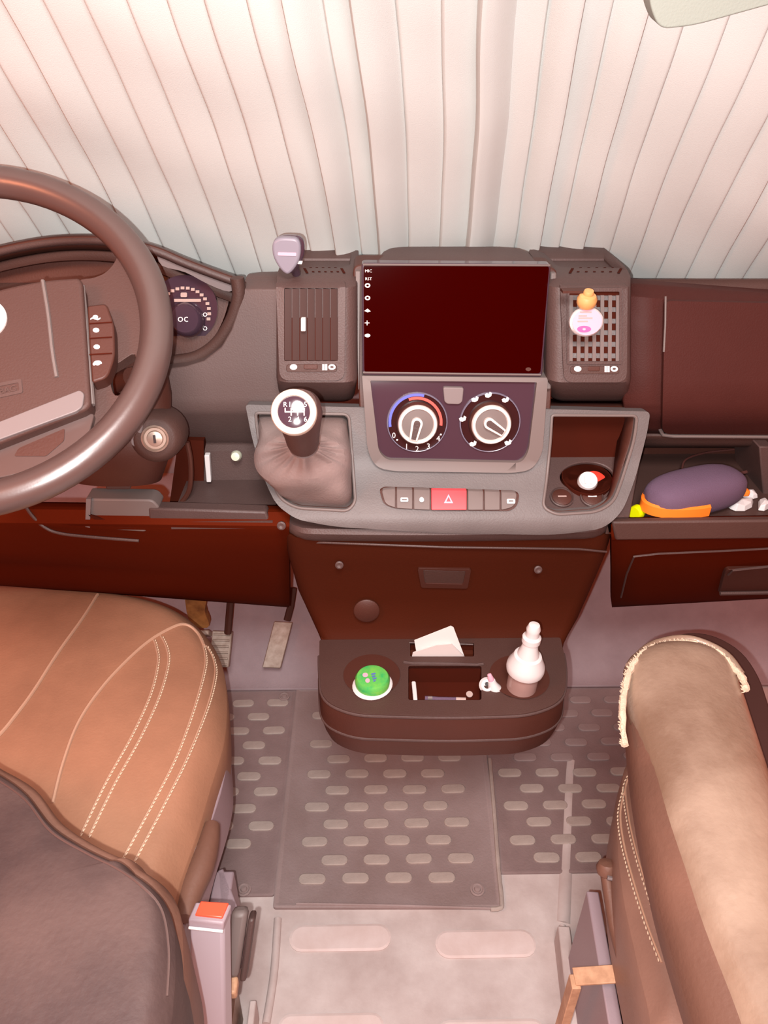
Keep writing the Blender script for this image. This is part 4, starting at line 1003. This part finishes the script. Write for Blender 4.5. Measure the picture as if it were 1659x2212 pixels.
# lever and bracket beside the passenger seat
P = catmull([aZ(x, y, z_) for x, y, z_ in ((1310, 1888, .34), (1318, 1940, .33), (1330, 2010, .32), (1352, 2090, .31), (1375, 2160, .30), (1400, 2260, .29))], 5)
obj('lever_arm', tube(P, .0085, 10), 'lever_shade_brown', pas)
obj('lever_knob', lathe([(.006, -.010), (.013, -.004), (.0145, .004), (.011, .011), (0, .013)], aZ(1311, 1880, .345), (0, .5, 1), 20), 'lever_shade_brown', pas)
obj('lever_collar', tube([aZ(1312, 1896, .352), aZ(1330, 1900, .352)], .003, 6), 'satin', pas)
rp = thing('seat_rail', 'worn metal seat rail with tan cross strap beside the passenger seat', 'rail', aZ(1290, 2120, 0))
for (x0, y0, x1, y1, w_, z0, z1, m_) in ((1280, 1925, 1345, 2300, .018, .0, .24, 'seatplastic'), (1218, 2000, 1255, 2300, .020, .0, .05, 'floor'), (1262, 2030, 1290, 2300, .007, .0, .11, 'steel'), (1300, 2080, 1340, 2300, .012, .0, .14, 'bigpad')):
    a, b = aZ(x0, y0, z1), aZ(x1, y1, z1); a.z = b.z = (z0+z1)/2
    t = (b-a).normalized()
    obj('rail_strip', box((a+b)/2, w_, (b-a).length, z1-z0, (t.cross(Vector((0, 0, 1))), t, Vector((0, 0, 1)))), m_, rp, bevel=.002)
a, b = aZ(1240, 2110, .26), aZ(1330, 2104, .28)
obj('strap_plate', box((a+b)/2, (b-a).length, .022, .004, ((b-a).normalized(), Vector((0, 1, 0)), (b-a).normalized().cross(Vector((0, 1, 0))))), 'tan', rp, bevel=.001)
a2 = aZ(1236, 2120, .26)
obj('strap_leg', box(a2+Vector((.004, 0, -.12)), .012, .018, .24), 'tan', rp, bevel=.001)

# ================================================================== PEDALS
def pedal(name, label, top, w_px, h_px, lean, m, ribs, arm):
    """top-left pixel of pad, on a plane near the toe board"""
    x, y, Y = top
    c = aY(x+w_px/2-lean/2, y+h_px/2, Y)
    n = Vector((0, -.75, .66)); t = thing(name, label, 'pedal', c)
    g = lambda u, v: aN(u, v, c, n)
    poly = rnd([(x, y), (x+w_px, y+2), (x+w_px-lean, y+h_px+2), (x-lean, y+h_px)], 3)
    p = obj('pedal_pad', slab_bm(poly, [], g, -n*.012), m, t, bevel=.002)
    for k in range(ribs):
        yy = y+h_px*(k+.6)/ribs; xx = x-lean*(yy-y)/h_px
        obj('pad_rib', tube([g(xx+4, yy)+n*.001, g(xx+w_px-4, yy+1)+n*.001], .0022, 6), m, t)
    obj('pedal_arm', tube([aY(*a) for a in arm], .008, 8), 'steel' if m != 'steel' else 'plastic_d', t)
    return t
pedal('brake_pedal', 'grey ribbed brake pedal beside the driver seat corner', (458, 1362, 1.22), 44, 78, 8, 'steel', 6, ((492, 1368, 1.225), (496, 1320, 1.24), (500, 1275, 1.26)))
pedal('accelerator_pedal', 'long pale metal accelerator pedal on the toe board', (592, 1342, 1.26), 40, 100, 26, 'steel', 0, ((620, 1340, 1.265), (628, 1310, 1.28), (634, 1270, 1.30)))
t = thing('clutch_pedal', 'rusty orange-brown clutch pedal arm behind the driver seat edge', 'pedal', aY(430, 1320, 1.22))
bm = slab_bm([(p.x, p.y) for p in catmull([(402, 1280, 0), (446, 1282, 0), (442, 1320, 0), (452, 1352, 0), (430, 1356, 0), (408, 1340, 0)], 3, True)], [], lambda x, y: aY(x, y, 1.235+.004*noise.noise(Vector((x*.1, y*.1, 0)))), (0, .02, 0), cuts=(1300, 1320, 1340), vcuts=(415, 430))
obj('pedal_arm', bm, 'rust', t, bevel=.002)
obj('pedal_pad', box(aY(440, 1368, 1.21), .03, .012, .03, basis((0, -.66, .75), (0, 0, 1))), 'steel', t, bevel=.003)
# toe board fastener
t = thing('felt_clip', 'round dark fastener clip on the felt toe board, right side', 'clip', aY(1545, 1357, 1.33))
cl = aN(1545, 1357, Vector((0, 1.34, TB(1.34)+.006)), Vector((0, -.72, .69)))
t.location = cl
obj('clip_disc', lathe([(.013, 0), (.013, .003), (.010, .005), (.007, .003), (0, .003)], cl, (0, -.72, .69), 20), 'recess', t)
obj('clip_pin', lathe([(.005, .002), (.005, .006), (0, .007)], cl, (0, -.72, .69), 12), 'dim', t)

# ================================================================== LOOSE THINGS
# shield-shaped device standing on the dashboard
sp = lambda Y: (lambda x, y: aY(x, y, Y))
dv = thing('dashboard_gadget', 'small grey shield-shaped gadget standing on the dashboard top left of the screen', 'gadget', aY(625, 596, .935))
so_ = [(p.x, p.y) for p in catmull([(590, 524, 0), (603, 515, 0), (622, 514, 0), (641, 517, 0), (649, 531, 0), (648, 556, 0), (638, 578, 0), (622, 593, 0), (607, 584, 0), (593, 562, 0), (588, 542, 0)], 4, True)]
obj('shield_body', slab_bm(so_, [], sp(.918), (0, .016, 0)), 'grey', dv, bevel=.003, seg=3)
obj('shield_back', slab_bm([(620+(x-620)*1.07+6, 552+(y-552)*1.04-3) for x, y in so_], [], sp(.927), (.0, .012, 0)), 'gloss', dv, bevel=.003)
obj('shield_stripe', slab_bm(rnd([(600, 545), (640, 546), (640, 553), (600, 552)], 2), [], sp(.9172), (0, .001, 0)), 'pink', dv, label='pale stripe across the shield')
obj('shield_foot', tube([aY(635, 570, .935), aY(640, 590, .945)], .006, 10), 'gloss', dv)
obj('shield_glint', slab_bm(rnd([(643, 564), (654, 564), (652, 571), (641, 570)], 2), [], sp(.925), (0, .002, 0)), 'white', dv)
# vent air freshener
af = thing('air_freshener', 'round pink and white air freshener bottle with wooden cap on the right vent', 'air freshener', aY(1266, 725, .88))
fcn = aY(1266, 695, .876); fnn = Vector((0, -1, .25)).normalized()
kk = .876/math.cos(math.radians(18))*1.0/F
obj('bottle', lathe([(.012, -.010), (.0185, -.008), (.0205, -.003), (.0205, .002), (.018, .005), (0, .0055)], fcn, fnn, 40, sx=1.0, sy=.86), 'white', af, label='white round scent bottle')
obj('bottle_label', lathe([(.0180, .004), (.0180, .0056), (0, .0062)], fcn, fnn, 36, sx=1.0, sy=.86), 'pink', af, label='pink label')
lab = lambda x, y: aN(x, y, fcn+fnn*.0066, fnn)
bm = bmesh.new()
for y, a, b in ((674, 1253, 1278), (682, 1250, 1268), (687, 1250, 1280), (694, 1248, 1270)): merge(bm, slab_bm(rect(a, y-1, b, y+1.4), [], lab, (0, .0005, 0)))
obj('label_print', bm, 'dim', af)
obj('label_flower', slab_bm(ell(1262, 711, 15, 7, 20), [ell(1262, 711, 4, 3, 10)], lab, (0, .0005, 0)), 'magenta', af)
obj('cap', lathe([(.0095, -.008), (.0118, -.004), (.0120, .002), (.0098, .006), (.0060, .0075), (.0064, .010), (.0055, .0125), (0, .013)], aY(1268, 648, .877), (0, -.25, 1), 28), 'wood', af, label='wooden cap')
obj('clip', box(aY(1240, 628, .884), .03, .012, .003), 'plastic_d', af)
# round button and white strip in left recess
part('knob', lathe([(.004, -.012), (.0075, -.010), (.0082, -.003), (.006, .003), (0, .004)], aY(509, 986, .945), (0, -1, .35), 24), mat('cream knob', (.62, .66, .52), .4), label='small cream knob in the left recess')
t = tag(obj('white_strip', slab_bm(rnd([(441, 984), (452, 984), (456, 1042), (446, 1042)], 2), [], lambda x, y: aY(x, y, .940), (0, .010, 0)), 'white', bevel=.001), 'narrow white plastic strip upright in the recess left of the gear lever', 'plastic strip')
# --- tray contents
gc = aZ(800, 1500, .455); gc.z = .4535
g = thing('gum_tub', 'small round tub with green lid in the left cup holder', 'tub', Vector((lc.x+.001, lc.y-.022, .4715)))
gc = g.location.copy()
obj('tub_body', lathe([(.014, 0), (.016, .020), (.0170, .0288), (.0295, .0292), (.0305, .031), (.026, .034), (0, .034)], gc, (0, 0, 1), 32, sx=1.0, sy=.92), 'white', g, label='white tub body')
lx = lathe([(.0225, .033), (.0250, .034), (.0253, .044), (.0225, .048), (.018, .0488), (0, .0482)], gc, (0, 0, 1), 36)
obj('tub_lid', lx, 'green', g, label='green lid')
gz = lambda x, y: aZ(x, y, gc.z+.0495)
bm = bmesh.new()
for q_, L_ in ((0, 9), (5, 7), (10, 8), (15, 5)): merge(bm, plate_bm([(802+q_*.3, 1455+q_), (802+q_*.3+L_, 1453+q_), (802+q_*.3+L_, 1456+q_), (802+q_*.3, 1458+q_)], [], gz))
obj('lid_print', bm, 'blue', g)
bm = plate_bm(ell(789, 1458, 6, 5, 14), [], gz); merge(bm, plate_bm(ell(794, 1470, 5, 5, 12), [], gz)); obj('lid_picture', bm, 'pink', g)
# folded card
fcx = aZ(950, 1412, .482)
t = thing('folded_paper', 'folded white paper standing in the slot at the back of the cup holder tray', 'paper', fcx)
def sheetpoly(pts, Y, name, dY=.0015, m='paper'):
    return obj(name, slab_bm(pts, [], lambda x, y: aY(x, y, Y), (0, dY, 0)), m, t)
sheetpoly([(895, 1384), (974, 1353), (980, 1356), (1004, 1420), (900, 1412)], .832, 'back_leaf')
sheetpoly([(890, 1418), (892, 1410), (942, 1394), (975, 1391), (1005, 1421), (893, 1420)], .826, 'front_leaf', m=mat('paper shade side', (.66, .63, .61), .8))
# dropper bottle
bb = Vector((rc.x-.002, rc.y-.020, .4705)); axb = Vector((.045, .0, 1)).normalized()
t = thing('dropper_bottle', 'clear bottle with white stepped nozzle cap in the right cup holder', 'bottle', bb)
obj('bottle_body', lathe([(.019, 0), (.0215, .003), (.0215, .052), (.018, .062), (0, .062)], bb, axb, 32), 'clear', t, label='brownish see-through body')
obj('label_band', lathe([(.0218, .004), (.0218, .024), (.0214, .0245), (.0214, .0035)], bb, axb, 32), 'liquid', t, label='pale label band')
obj('cap_collar', lathe([(.021, .060), (.0265, .064), (.0275, .069), (.0265, .076), (.0225, .084), (.0195, .092), (.0155, .094), (0, .094)], bb, axb, 36), 'white', t, label='wide white collar')
obj('nozzle', lathe([(.0155, .092), (.0150, .098), (.0118, .106), (.0105, .118), (.0130, .119), (.0130, .127), (.0095, .130), (.0092, .138), (.0100, .142), (.0075, .149), (0, .151)], bb, axb, 30), 'white', t, label='white stepped nozzle')
# small white vial
vb = aZ(1075, 1508, .460); vb = Vector((rc.x-.031, rc.y-.024, .4715))
t = thing('small_white_vial', 'small white vial with pinkish tip leaning beside the dropper bottle', 'vial', vb)
va = Vector((-.35, .15, 1)).normalized()
obj('vial_body', lathe([(.008, 0), (.0105, .003), (.0115, .026), (.0065, .036), (.0055, .043), (0, .043)], vb, va, 20), 'white', t)
obj('vial_tip', lathe([(.004, .042), (.0048, .046), (.003, .054), (0, .055)], vb, va, 16), 'pink', t, label='pinkish tip')
obj('vial_ring', lathe([(.0085, -.004), (.0115, 0), (.0085, .004), (.005, .004), (.005, -.004)], vb+va*.034+Vector((-.009, 0, 0)), (0, -.7, .7), 20), 'white', t)
# white stick and pen
t = tag(obj('white_stick', slab_bm(rnd([(889, 1471), (898, 1471), (902, 1512), (893, 1512)], 3), [], lambda x, y: aZ(x, y, .494), (0, 0, -.005)), 'white', bevel=.001), 'short white stick at the left edge of the tray centre pocket', 'stick')
bpn = [aZ(x, y, .492) for x, y in ((918, 1508), (950, 1510), (1005, 1511))]
t = thing('ballpoint_pen', 'dark pen lying along the front of the tray centre pocket', 'pen', bpn[1])
obj('pen_barrel', tube(bpn, .0032, 10), 'case', t)
obj('pen_tip', tube([aZ(924, 1508, .494), aZ(934, 1508, .494)], .0028, 8), 'satin', t); obj('pen_cap', tube([aZ(985, 1511, .493), aZ(1006, 1512, .493)], .0036, 10), 'dim', t)
t = tag(obj('coin', lathe([(.005, 0), (.005, .0012), (0, .0014)], aZ(1014, 1500, .470), (0, -.3, 1), 18), 'dim'), 'tiny pale round bit in the right corner of the tray centre pocket', 'coin')
t.location = (0, 0, 0)
# --- right bin contents
c1 = bf(1288, 1044)-cupn*.001
t = thing('red_disc', 'red and white disc leaning in the console cup well, behind the plug', 'disc', c1)
obj('disc_rim', lathe([(.018, -.004), (.0195, -.002), (.0195, .002), (.017, .003), (0, .003)], c1, (.25, -.5, .8), 30), 'discred', t); obj('disc_side', lathe([(.0198, -.008), (.0198, -.002), (.018, -.002), (.018, -.008)], c1, (.25, -.5, .8), 30), 'white', t)
c1 = bf(1267, 1050)+cupn*.010
t = thing('white_plug', 'round white ridged plug in the console cup well', 'plug', c1)
obj('plug_body', lathe([(.009, -.020), (.0135, -.012), (.0140, -.002), (.0125, .003), (.011, .0035), (.0095, .002), (0, .002)], c1, (-.1, -.6, .8), 28), 'white', t)
px_, py_, pz_ = basis((-.1, -.6, .8))
for d_ in (-.004, .004): obj('plug_ridge', box(c1+pz_*.0035+px_*d_, .003, .012, .003, (px_, py_, pz_)), 'paper', t, bevel=.0008)
# --- shelf contents
zf = .722
ca, cb_ = aZ(1400, 1085, .752), aZ(1598, 1040, .752)
axc = (cb_-ca).normalized(); Lc = (cb_-ca).length; mid = (ca+cb_)/2; sd = Vector((0, 0, 1)).cross(axc).normalized()
t = thing('glasses_case', 'dark violet zipped glasses case with orange trim on the right shelf', 'case', Vector((mid.x, mid.y, zf)))
mid.z = zf+.031
n1, n2 = 28, 28; rings = []
for i in range(n1+1):
    u = -1+2*i/n1; f_ = max(.02, (1-abs(u)**3.0)**(1/2.6)); ring = []
    for k in range(n2):
        a = 2*PI*k/n2; ca_, sa_ = math.cos(a), math.sin(a)
        ring.append(mid+axc*(u*Lc*.5)+sd*(.036*f_*math.copysign(abs(ca_)**.75, ca_))+Vector((0, 0, .030*f_*math.copysign(abs(sa_)**.8, sa_))))
    rings.append(ring)
obj('case_shell', loft(rings), 'case', t)
ring = []
for k in range(0, 25):   # orange zip band wrapping the near-left end
    a = math.radians(95+k*(175/24)); u = math.cos(a); v = math.sin(a)
    ring.append(mid+axc*(u*Lc*.515)-sd*(v*.0385)*(-1 if False else 1)+Vector((0, 0, -.006)))
bm = bmesh.new(); rr2 = []
for i, p in enumerate(ring):
    rr2.append([p+Vector((0, 0, -.010)), p+(p-mid).normalized()*.004+Vector((0, 0, -.008)), p+(p-mid).normalized()*.004+Vector((0, 0, .006)), p+Vector((0, 0, .008)), p-(p-mid).normalized()*.006])
obj('zip_band', loft(rr2), 'orange', t, label='orange zip band')
e = mid+axc*(Lc*.5)
obj('zip_puller', box(e+Vector((.003, -.012, -.012)), .016, .012, .010), 'orange', t, bevel=.003, label='orange zip puller')
P = catmull([aZ(x, y, zf+.004) for x, y in ((1470, 1030), (1478, 1005), (1520, 990), (1580, 983), (1625, 978), (1632, 990), (1628, 1000))], 5)
tag(obj('thin_cable', tube([p+Vector((0, 0, .01)) for p in P], .0016, 8), 'cable'), 'thin dark cable looping behind the glasses case on the shelf', 'cable')
P = catmull([aZ(x, y, zf+.006) for x, y in ((1590, 1025), (1620, 1018), (1659, 1016), (1720, 1020))], 5)
tag(obj('thick_cable', tube(P, .0028, 8), 'cable'), 'thicker dark cable lying right of the glasses case on the shelf', 'cable')
c1 = aZ(1380, 1104, zf+.009)
t = thing('highlighter_cap', 'fluorescent yellow-green cap on the shelf left of the glasses case', 'cap', c1)
dxy = (aZ(1398, 1092, zf+.009)-aZ(1368, 1108, zf+.009)).normalized()
obj('cap_body', lathe([(.0095, -.011), (.0105, -.008), (.0105, -.001), (.008, .002), (.008, .012), (0, .012)], c1, dxy, 24), 'yellow', t)
obj('cap_stub', lathe([(.007, .012), (.007, .030), (0, .030)], c1, Vector((dxy.x, dxy.y, .25)), 18), 'gloss', t)
for pts, nm, lb in (([(1568, 1092), (1585, 1086), (1612, 1084), (1627, 1086), (1624, 1098), (1608, 1106), (1588, 1106), (1576, 1101)], 'white_wrapper', 'larger crumpled white wrapper right of the glasses case'),
                    ([(1637, 1085), (1648, 1086), (1662, 1100), (1650, 1106), (1637, 1104)], 'white_scrap', 'small white scrap at the right end of the shelf'),
                    ([(1603, 1070), (1625, 1068), (1637, 1077), (1626, 1080), (1604, 1076)], 'white_tab', 'thin white tab above the crumpled wrapper on the shelf')):
    pp = [aZ(x, y, zf) for x, y in pts]; cpt = sum(pp, Vector())/len(pp)
    bm = bmesh.new(); base_ = [bm.verts.new(p+Vector((0, 0, .001))) for p in pp]
    top_ = [bm.verts.new(cpt+(p-cpt)*.8+Vector((0, 0, .009+random.uniform(-.002, .003)))) for p in pp]
    n_ = len(pp); ctr = bm.verts.new(cpt+Vector((0, 0, .013)))
    for i in range(n_):
        bm.faces.new((base_[i], base_[(i+1) % n_], top_[(i+1) % n_], top_[i])); bm.faces.new((top_[i], top_[(i+1) % n_], ctr))
    bm.faces.new(base_[::-1])
    tag(obj(nm, bm, 'white', smooth=False, bevel=.001), lb, 'scrap')
